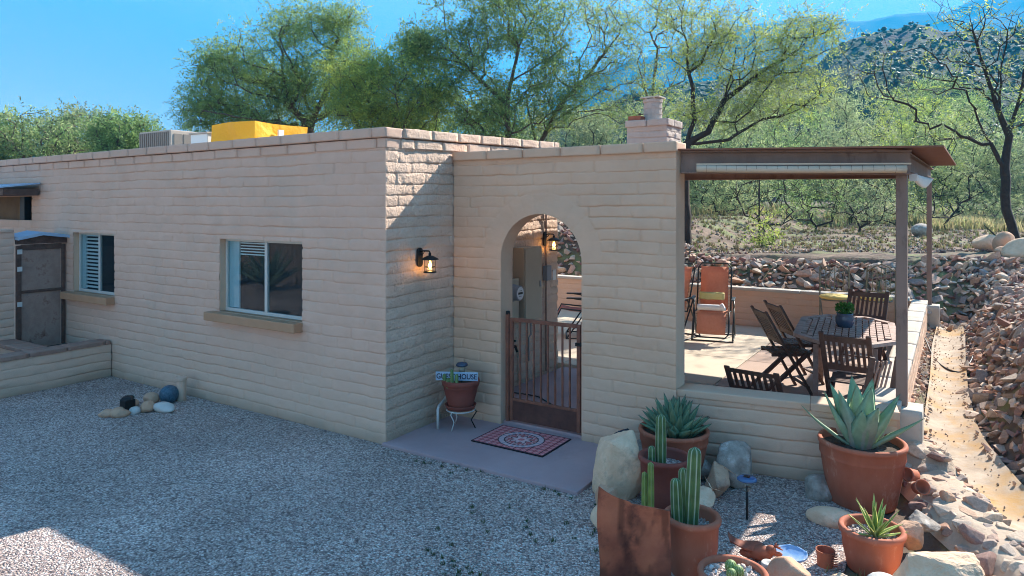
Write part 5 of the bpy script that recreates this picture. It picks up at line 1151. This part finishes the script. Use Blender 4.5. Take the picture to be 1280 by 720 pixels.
# ------------------------------------------------------------------ trees
class Tree:
    def __init__(s, seed): s.r = np.random.default_rng(seed); s.N = []; s.par = []; s.pl = []
    def stem(s, pts, parent=-1):
        """polyline through pts; returns index of last node"""
        P_ = [np.array(p, float) for p in pts]; last = parent
        for k in range(len(P_)-1 if parent < 0 else len(P_)):
            a = (P_[k] if parent < 0 else (s.N[parent] if k == 0 else P_[k-1])); b = P_[k+1] if parent < 0 else P_[k]
            if last < 0: s.N.append(a); s.par.append(-1); s.pl.append(0); last = 0
            n = max(2, int(np.linalg.norm(b-a)/.25)); 
            for i in range(1, n+1):
                p = a+(b-a)*i/n+s.r.normal(size=3)*.012*(i < n); s.N.append(p); s.par.append(last); s.pl.append(s.pl[last]+np.linalg.norm(p-s.N[last])); last = len(s.N)-1
        return last
    def grow(s, targets, alpha=.35, jit=.05, step=.22, sag=.0):
        root = s.N[0]; T = sorted(targets, key=lambda t: np.linalg.norm(t-root)); s.tips = []
        for t in T:
            A = np.array(s.N); d = np.linalg.norm(A-t, axis=1)+alpha*np.array(s.pl)+.6*np.maximum(0, A[:,2]-t[2]); k = int(np.argmin(d)); a = s.N[k]
            L = np.linalg.norm(t-a); n = max(1, int(L/step)); last = k
            bow = s.r.normal(size=3)*L*.07
            for i in range(1, n+1):
                u = i/n; p = a+(t-a)*u+bow*math.sin(math.pi*u)+s.r.normal(size=3)*jit*step*(i < n)+np.array([0,0,-sag*L*u*u+sag*L*u])
                s.N.append(p); s.par.append(last); s.pl.append(s.pl[last]+np.linalg.norm(p-s.N[last])); last = len(s.N)-1
            s.tips.append(last)
    def wood(s, r0, rmin=.006, ex=.45, sides=5, rmax=1):
        n = len(s.N); w_ = np.zeros(n)
        for t in s.tips: w_[t] += 1
        for i in range(n-1, 0, -1): w_[s.par[i]] += w_[i]
        tot = w_[0]; rad = np.clip(r0*(np.maximum(w_, 1)/tot)**ex, rmin, rmax); N = np.array(s.N); m = MB(); kids = {}
        for i in range(1, n): kids.setdefault(s.par[i], []).append(i)
        ch = [(0, c) for c in kids.get(0, [])]
        while ch:                                            # chains as tubes
            p, c = ch.pop(); line = [p, c]
            while True:
                k = kids.get(line[-1], [])
                if not k: break
                k = sorted(k, key=lambda q: -w_[q]); line.append(k[0]); ch += [(line[-2], q) for q in k[1:]]
            R_ = rad[line].copy(); R_[0] = min(R_[0], rad[line[1]]*1.15) if p else R_[0]
            m.tube(N[line], R_, sides if R_[0] > .03 else 4, cap=False)
        s.rad = rad; return m
    def leaves(s, per, spread, size, cols, asp=.4, droop=.5, layers=1):
        """feathery sprays: short drooping twigs set with paired leaflets"""
        N = np.array(s.N); idx = list(s.tips)
        for t in s.tips:
            q = s.par[t]
            for _ in range(layers):
                if q > 0: idx.append(q); q = s.par[q]
        r = s.r; nl = 8
        if per < nl: idx = [q for q in idx if r.random() < per/nl*1.2] or idx[:1]
        ns = max(1, int(round(per/nl*1.25))); c = np.repeat(N[np.array(idx)], ns, 0); n = len(c)
        out = r.normal(size=(n,3)); out[:,2] *= .7; out /= np.linalg.norm(out,axis=1)[:,None]
        o = c+out*(r.random((n,1))**.7)*spread*.75
        d = out+r.normal(size=(n,3))*.45; d[:,2] -= droop*.5*r.random(n); d /= np.linalg.norm(d,axis=1)[:,None]
        sl = size*r.uniform(2.6,4.4,(n,1)); side = np.cross(d, r.normal(size=(n,3))); side /= np.linalg.norm(side,axis=1)[:,None]+1e-9
        V = []; C = []; cols = np.array(cols); base = cols[r.integers(len(cols), size=n)]*r.uniform(.62,1.22,(n,1))
        for k in range(nl):
            u = (k+.5)/nl; sg = 1 if k % 2 else -1; p = o+d*sl*u+np.array([0,0,-1.])*(sl*.18*u*u)
            a = d*.55+side*sg*.8+r.normal(size=(n,3))*.22; a /= np.linalg.norm(a,axis=1)[:,None]; b_ = np.cross(a, r.normal(size=(n,3))); b_ /= np.linalg.norm(b_,axis=1)[:,None]+1e-9
            L = size*r.uniform(.7,1.25,(n,1)); V.append(np.stack([p, p+a*L*.5+b_*L*asp*.4, p+a*L, p+a*L*.5-b_*L*asp*.4], 1)); C.append(np.repeat((base*r.uniform(.85,1.15,(n,1)))[:,None], 4, 1))
        return np.concatenate(V).reshape(-1,3), np.concatenate(C).reshape(-1,3)
def ell(r, n, px, py, d, rx, ry, rd=None, top=True):
    """n points in an ellipsoid that stands d metres off; rx, ry are metres"""
    c = np.array(at(px, py, d)); rd = rd or rx*.8; v = r.normal(size=(n,3)); v /= np.linalg.norm(v,axis=1)[:,None]; v *= (.35+.65*r.random((n,1))**.45)
    f = np.array(FW); t = np.array(RT); return list(c+v[:,:1]*rx*t+v[:,1:2]*rd*f+v[:,2:]*ry*np.array([0,0,1]))
G1 = [(.29,.43,.15),(.37,.49,.17),(.22,.34,.13)]; G2 = [(.42,.51,.11),(.50,.57,.13),(.33,.45,.11)]; G3 = [(.27,.35,.19),(.34,.41,.22),(.40,.44,.22)]; G4 = [(.38,.46,.21),(.45,.51,.24),(.30,.39,.19)]
def tree(name, label, seed, stems, ells, r0, per, spread, size, cols, bark='bark', alpha=.35, group=None, rmin=.006, layers=1, jit=.25, asp=.4, cat='tree', ex=.45, droop=.5, step=.22):
    t = Tree(seed); base = stems[0][0]; first = t.stem(stems[0])
    for s_ in stems[1:]:
        A = np.array(t.N); k = int(np.argmin(np.linalg.norm(A-np.array(s_[0]), axis=1))); t.stem(s_[1:], k)
    tg = []
    for e in ells: tg += ell(t.r, *e)
    t.grow(tg, alpha=alpha, jit=jit, step=step)
    root = thing(name, label, cat, tuple(base), 0, group); inv = Matrix.Translation(-Vector(base))
    o = t.wood(r0, rmin, ex).build('trunk', M[bark], root, True); o.matrix_parent_inverse = inv
    V, C = t.leaves(per, spread, size, cols, asp, droop, layers); b = MB(); leafobj(b, V, C); o = b.build('crown', M['foliage'], root); o.matrix_parent_inverse = inv
    return root
def gp(px, d, dz=0):            # ground point under picture column px at distance d
    p = at(px, 256, d); return (p[0], p[1], float(terr(p[0], p[1]))+dz)
K = 1/865.
# big mesquite behind the yellow tarp
d = 19; m1 = d*K
tree('mesquite_tree', 'large full mesquite tree rising behind the yellow tarped unit', 1, [[gp(395,d,-.2), at(392,190,d), at(380,150,d)], [at(380,150,d), at(340,110,d)], [at(385,160,d), at(420,90,d)]],
     [(120,350,72,d,70*m1,48*m1),(110,300,105,d,66*m1,42*m1),(110,415,110,d,75*m1,45*m1),(60,262,135,d,38*m1,26*m1),(50,385,25,d,44*m1,20*m1),(40,440,70,d,36*m1,34*m1),(50,330,140,d,80*m1,22*m1),(30,275,75,d,26*m1,26*m1),(24,430,20,d,24*m1,16*m1)], .17, 52, .55, .078, G1+G1+G2[:1], layers=1, ex=.5)
d = 17.5; m1 = d*K
tree('mesquite_tree', 'yellow-green leafy tree between the big mesquite and the tall tree', 2, [[gp(480,d,-.2), at(478,200,d), at(485,170,d)]],
     [(150,487,125,d,66*m1,42*m1),(70,452,140,d,40*m1,28*m1),(60,520,150,d,40*m1,30*m1),(30,492,75,d,30*m1,20*m1),(60,448,95,d,40*m1,30*m1),(50,528,115,d,36*m1,30*m1)], .11, 36, .50, .078, G2+G1[:1], layers=1, ex=.5)
d = 18; m1 = d*K
tree('acacia_tree', 'tall dark feathery tree with leaning trunk behind the parapet', 3, [[gp(640,d,-.2), at(636,190,d), at(634,130,d), at(648,60,d), at(668,20,d)], [at(634,130,d), at(600,100,d), at(560,60,d)], [at(636,160,d), at(600,140,d)], [at(640,100,d), at(690,70,d)]],
     [(110,560,60,d,58*m1,36*m1),(120,650,25,d,66*m1,36*m1),(110,590,120,d,66*m1,34*m1),(60,600,-15,d,80*m1,26*m1),(80,695,95,d,44*m1,50*m1),(60,520,58,d,24*m1,26*m1),(50,620,150,d,60*m1,22*m1)], .085, 34, .36, .085, [(.19,.31,.12),(.24,.36,.12),(.29,.40,.12)], layers=1)
tree('mesquite_tree', 'thin many-stemmed tree just left of the chimney', 4, [[gp(668,19,-.2), at(672,185,19), at(700,130,19), at(735,95,19)], [at(672,185,19), at(655,120,19)], [at(690,150,19), at(760,110,19)]],
     [(110,735,60,19,1.6,1.5),(60,690,120,19,.9,1.0),(50,770,110,19,.9,1.1),(50,740,0,19,1.6,.8)], .07, 26, .36, .075, G3+G1+G2, layers=1)
tree('mesquite_tree', 'bare-looking thin tree directly behind the chimney', 14, [[gp(822,20,-.2), at(824,190,20), at(815,120,20), at(822,60,20)], [at(820,150,20), at(800,90,20)]],
     [(90,820,60,20,1.3,1.8),(40,800,120,20,1.0,.9),(40,840,10,20,1.4,.9)], .06, 22, .36, .075, G3+G1+G2, layers=1)
# leaning mesquite beside the entry wall end
d = 15
tree('mesquite_tree', 'dark leaning mesquite with forked trunk above the canopy left end', 5, [[gp(860,d,-.2), at(859,300,d), at(856,240,d), at(858,180,d), at(868,150,d)], [at(868,150,d), at(866,110,d), at(858,70,d)], [at(860,185,d), at(885,165,d), at(905,125,d), at(945,95,d), at(1000,60,d)], [at(862,185,d), at(910,175,d), at(950,150,d)], [at(905,125,d), at(920,60,d)]],
     [(140,930,60,d,85*d*K,52*d*K),(70,870,30,d,50*d*K,60*d*K),(90,985,110,d,62*d*K,36*d*K),(60,1010,40,d,50*d*K,34*d*K),(50,900,140,d,55*d*K,22*d*K)], .10, 30, .34, .066, G2+G3, 'darkbark', alpha=.30, layers=1, ex=.56, jit=.15, rmin=.004)
# bare tree at the right
d = 14.6
tree('bare_tree', 'nearly bare dark tree with curved trunk at the right picture edge', 6, [[gp(1277,d,-.2), at(1270,300,d), at(1258,262,d), at(1256,210,d), at(1262,170,d)], [at(1262,170,d), at(1245,130,d), at(1215,105,d), at(1165,112,d), at(1125,122,d)], [at(1256,215,d), at(1244,190,d), at(1232,170,d)], [at(1262,165,d), at(1275,120,d), at(1285,60,d)], [at(1245,130,d), at(1225,70,d), at(1212,20,d)], [at(1252,145,d),at(1250,90,d),at(1265,20,d)]],
     [(230,1235,60,d,65*d*K,60*d*K),(140,1275,100,d,50*d*K,70*d*K),(120,1150,90,d,85*d*K,42*d*K),(40,1080,70,d,40*d*K,40*d*K),(60,1210,5,d,50*d*K,30*d*K),(60,1200,160,d,60*d*K,25*d*K)], .095, 4, .26, .07, G3+G2, 'darkbark', alpha=.28, layers=0, rmin=.0038, ex=.58, jit=.12)
# trees at the far left
tree('distant_tree', 'dusty green tree at the far left beyond the roof', 7, [[gp(35,27,-.2), at(35,215,27), at(40,180,27)]], [(170,35,175,27,2.5,1.15),(60,-10,170,27,1.6,.9)], .16, 30, .42, .14, G4+G1, group='trees beyond the house', layers=1)
tree('distant_tree', 'rounded tree beyond the roof, second from the left', 8, [[gp(98,29,-.2), at(98,215,29), at(98,185,29)]], [(140,100,172,29,1.7,1.1)], .14, 30, .42, .14, G4+G3, group='trees beyond the house', layers=1)
tree('distant_tree', 'darker tree left of the ribbed rooftop cooler', 9, [[gp(152,26,-.2), at(152,215,26), at(155,185,26)]], [(130,155,168,26,1.2,.85),(40,175,190,26,1.2,.6)], .14, 30, .36, .13, G1, group='trees beyond the house', layers=1)
# thicket beyond the canopy
th = [(905,200,27,2.3,2.0,G4,'pale green bushy tree behind the left half of the canopy'),(965,180,31,2.5,2.4,G1,'mid green bushy tree behind the middle of the canopy beam'),(1010,150,38,3.2,2.5,G4,'broad bright green tree above the canopy beam'),
      (1062,205,29,2.2,1.9,G3,'bushy tree behind the dark post, bases hidden by scrub'),(1090,150,44,4.0,2.9,G4,'far bright green tree above the canopy right half'),(1135,180,34,2.8,2.6,G2,'yellow-green bush behind the near canopy post'),
      (1195,195,31,2.3,2.3,G4,'pale bush between the canopy end and bare tree'),(1235,165,40,3.2,2.8,G1,'green tree behind the bare tree branches'),(1290,215,30,2.2,2.4,G3,'green bush at the right picture edge behind the trunk'),
      (950,135,46,3.0,2.0,G3,'dull green far tree under the leaning mesquite crown'),(760,165,34,2.2,1.4,G4,'green bush just left of the chimney'),(700,165,32,2.4,1.4,G3,'bush behind the parapet right end'),
      (590,165,26,2.6,1.5,G1,'bush under the tall feathery tree'),(500,185,24,2.4,1.2,G2,'bush under the yellow-green tree'),(330,190,26,3.0,1.3,G1,'bush below the big mesquite crown'),(1170,130,52,3.4,2.2,G1,'farthest scrub tree at the foot of the hill'),(860,165,40,2.8,2.0,G4,'pale tree right of the chimney')]
for k, (px, py, d, rx, rz_, cl, lb) in enumerate(th):
    g0 = gp(px, d, -.2); tree('thicket_tree', lb, 20+k, [[g0, (g0[0]+.1, g0[1], g0[2]+.9)], [(g0[0],g0[1],g0[2]+.4),(g0[0]-.5,g0[1]+.1,g0[2]+1.5)],[(g0[0],g0[1],g0[2]+.4),(g0[0]+.6,g0[1]-.1,g0[2]+1.4)]],
        [(110,px,py,d,rx,rz_),(45,px,min(py+55,232),d,rx*1.15,rz_*.75)], .09, 40, .46, .075+.0016*d, cl, 'darkbark', layers=1, group='trees of the thicket beyond the wash', step=.35)
# low scrub in front of the thicket
for k, (px, d, h, wd, cl, lb, per) in enumerate([(955,20.5,1.9,1.2,G3,'twiggy grey-green shrub with bare stems under the canopy beam',5),(1020,23,2.1,1.3,G1,'dense dark shrub under the middle of the canopy',16),(1075,22,1.9,1.2,G3,'olive shrub left of the near canopy post',12),(1180,24,2.6,1.7,G3,'open branching shrub right of the far canopy post',7),(905,24,1.4,1.2,G4,'low pale shrub beside the entry wall end',12),(1120,26,1.5,1.4,G4,'straw-tinted shrub behind the canopy posts',14),(1240,27,1.3,1.5,G4,'low pale shrub left of the bare trunk',14),(952,16,1.0,.45,G2,'small young leafy sapling on the dirt terrace',14)]):
    g0 = gp(px, d, -.1); tree('desert_shrub', lb, 60+k, [[g0, (g0[0],g0[1],g0[2]+.25)]], [(90 if k < 7 else 26, px, 256-(g0[2]+h*.62-CAMH)/(d*K), d, wd, h*.5)], .045 if k < 7 else .02, per, .20, .075, cl, 'darkbark', alpha=.15, cat='shrub', layers=1, group='shrubs on the dirt terrace', step=.3)
m = MB(); g0 = gp(949,16); m.tube([(g0[0],g0[1],g0[2]-.05),(g0[0],g0[1],g0[2]+1.75)], .018, 6); tag(m.build('stake', M['black']), 'thin dark metal stake standing beside the young sapling', 'stake')
# fallen branch, dry grass, ground litter
p0 = gp(1215,17.5); m = MB(); m.tube([p0, (p0[0]+.5,p0[1]+.1,p0[2]+.12),(p0[0]+1.0,p0[1]+.1,p0[2]+.04),(p0[0]+1.9,p0[1]+.2,p0[2]+.05)], [.02,.03,.04,.03], 6); m.tube([(p0[0]+.5,p0[1]+.1,p0[2]+.12),(p0[0]+.25,p0[1],p0[2]+.4)], [.02,.008], 5)
tag(m.build('fallen_branch', M['darkbark'], None, True), 'dry fallen branch on the dirt left of the bare tree', 'branch')
r = np.random.default_rng(21)
def band(n, p0, p1, d0, d1):
    o = []
    for k in range(n): q = at(r.uniform(p0, p1), 256, r.uniform(d0, d1)); o.append((q[0], q[1]))
    return o
tufts('dry_grass', [q for q in band(900, 860, 1300, 23, 36)+band(500, 1140, 1270, 23, 45) if vn(np.array([q[0]*.5]), np.array([q[1]*.5]), 31)[0] > .5], 'dry straw grass between the shrubs of the thicket', .42, 13, [(.50,.42,.22),(.40,.36,.18),(.34,.36,.15)], 6, w=.018)
tufts('low_weeds', band(1100, 860, 1290, 14.3, 27), 'low weeds, twigs and litter on the dirt terrace', .10, 14, [(.16,.22,.07),(.30,.25,.13),(.20,.16,.10),(.10,.075,.05)], 7, w=.008)
b = MB()
for k in range(2600):
    q = at(r.uniform(850, 1300), 256, 13.9+12*r.random()**2.2); s = r.uniform(.012,.045)**1.0; v, f = VARS[int(r.integers(14))]; b.add(v @ rot3(r).T*s+np.array([q[0], q[1], float(terr(q[0], q[1]))+s*.2]), f, np.array(PAL[int(r.integers(8))])*.8*r.uniform(.8,1.3))
tag(b.build('ground_stones', M['rubbleattr']), 'small stones strewn over the dirt terrace', 'stones', kind='stuff')

# ------------------------------------------------------------------ hills
def ridge(name, m, dist, prof, p0, p1, n, depth, rough, seed, rows=40, base=0):
    """a real slope: crest at dist metres, foot 'depth' metres nearer; prof = crest heights by picture column"""
    px = np.linspace(p0, p1, n); V = []; crest = np.interp(px, [q[0] for q in prof], [q[1] for q in prof])
    for j in range(rows+8):
        t = j/rows; dd = dist-depth*(1-t)
        for i in range(n):
            w_ = math.atan((px[i]-640)*K); D = dd/math.cos(w_)*1.0; dir_ = FW*math.cos(w_)+RT*math.sin(w_)
            H_ = (256-crest[i])*K*dist+CAMH; e = min(t,1)**1.25 if t <= 1 else 1-(t-1)*1.6
            V.append((dir_.x*D, dir_.y*D, base+(H_-base)*e))
    V = np.array(V); nz = (fbm(V[:,0]/depth*7+seed, V[:,1]/depth*7, seed, 6)-.5); nz2 = 1-np.abs(2*fbm(V[:,0]/depth*4+9, V[:,1]/depth*4, seed+5, 5)-1)
    t = np.repeat(np.arange(rows+8)/rows, n); amp = np.clip(1.05-t, 0.04, 1)*np.clip(t*4, 0, 1); V[:,2] += (nz*1.6+nz2*.8-.6)*rough*amp+nz*rough*.22
    b = MB(); b.add(V, [(j*n+i, j*n+i+1, (j+1)*n+i+1, (j+1)*n+i) for j in range(rows+7) for i in range(n-1)]); return tag(b.build(name, m, None, True), kind='structure'), V
M['hillmat'] = mat('scrubby_rock_hill', (.022,.04,.014), (.045,.065,.022), .95, .16, detail=10, c3=(.065,.05,.05), s3=.075, t3=(.53,.62), coords='Object', bump=1., bscale=.5, bdist=1.2)
M['mountmat'] = mat('forested_mountain', (.035,.055,.035), (.07,.09,.05), .95, .010, detail=10, c3=(.14,.12,.10), s3=.006, t3=(.5,.62))
hp = [(400,190),(560,172),(640,168),(700,150),(760,128),(800,112),(850,104),(900,100),(960,100),(1000,92),(1022,86),(1040,66),(1064,52),(1097,43),(1122,39),(1144,31),(1161,34),(1178,42),(1211,41),(1250,38),(1300,33),(1380,25),(1500,60),(1700,100)]
hill, HV = ridge('rocky_hill', M['hillmat'], 200, hp, 380, 1700, 300, 140, 13, 3, rows=70)
mp = [(-400,190),(200,190),(480,175),(560,160),(640,140),(700,118),(760,88),(790,72),(840,62),(868,50),(893,42),(940,27),(980,23),(1047,24),(1092,24),(1111,21),(1155,19),(1192,14),(1208,6),(1239,-2),(1300,-14),(1400,-30),(1600,-10)]
ridge('mountain', M['mountmat'], 1500, mp, -400, 1600, 300, 800, 110, 9, rows=60)
# scrub on the hill: far too many to count
ok = rng.integers(len(HV), size=11000); b = MB(); ico = VARS[0][0][:0]
_b = bmesh.new(); bmesh.ops.create_icosphere(_b, subdivisions=1, radius=1); iv = np.array([x.co[:] for x in _b.verts]); fi = [tuple(x.index for x in q.verts) for q in _b.faces]; _b.free()
for k in ok:
    p = HV[k]+rng.normal(size=3)*np.array([1.5,1.5,0]); s = rng.uniform(.22,.8)
    if fbm(np.array([p[0]*.05]), np.array([p[1]*.05]), 77)[0] < .34: continue
    b.add(iv*(1+rng.normal(size=(len(iv),1))*.22)*np.array([s,s,s*.8])+p+np.array([0,0,s*.3]), fi, np.array([(.03,.06,.02),(.045,.08,.025),(.065,.105,.03)][int(rng.integers(3))])*rng.uniform(.8,1.2))
tag(b.build('hill_scrub', M['leafmatte']), 'dark green scrub covering the rocky hill', 'scrub', kind='stuff')

# ------------------------------------------------------------------ air between here and the mountain
HAZE = .00095
m = bpy.data.materials.new('haze_air'); m.use_nodes = True; n = m.node_tree.nodes
for q in list(n):
    if q.type == 'BSDF_PRINCIPLED': n.remove(q)
pv = n.new('ShaderNodeVolumePrincipled'); pv.inputs['Color'].default_value = (.0,.34,.74,1); pv.inputs['Density'].default_value = HAZE; pv.inputs['Anisotropy'].default_value = .1
m.node_tree.links.new(pv.outputs[0], n['Material Output'].inputs['Volume'])
if HAZE > 0:
    tag(MB().box(-2000, 2000, -1200, 2300, -30, 560).build('haze', m), 'thin blue haze in front of the mountain', 'haze', kind='stuff')

# garden beyond the yard, behind the drone: it shows only as a reflection in the windows
M['gardenwall'] = mat('old_garden_wall', (.22,.16,.13), (.30,.22,.18), .9, 4)
gw = panel('garden_wall', M['gardenwall'], (-24, -3.2), (1,0), (0,1), 15, 1.5, seed=91, du=.06, solid=.2, taper=(False,False)); tag(gw, 'sunlit block garden wall across the yard, mirrored in the windows', 'wall')
b = MB()
for k in range(26):
    az = k*2.4; leafstrip(b, (0,0,0), (az, 1.35-.9*k/26), 1.1, .20, -.2, .25, (.16,.22,.16), (.14,.24,.17), n=8)
for nm, lc, lb in (('agave', (-14.4,-1.9,.05), 'large garden agave mirrored in the nearer window'), ('agave', (-16.6,-2.1,.05), 'second garden agave mirrored beside the first')):
    if nm and lc[0] == -14.4: ga = b.build('agave', M['leafvar'], None, True); ga.location = lc; tag(ga, lb, 'agave')
    else: g2 = ga.copy(); col.objects.link(g2); g2.location = lc; g2.rotation_euler = (0,0,1.); tag(g2, lb, 'agave')
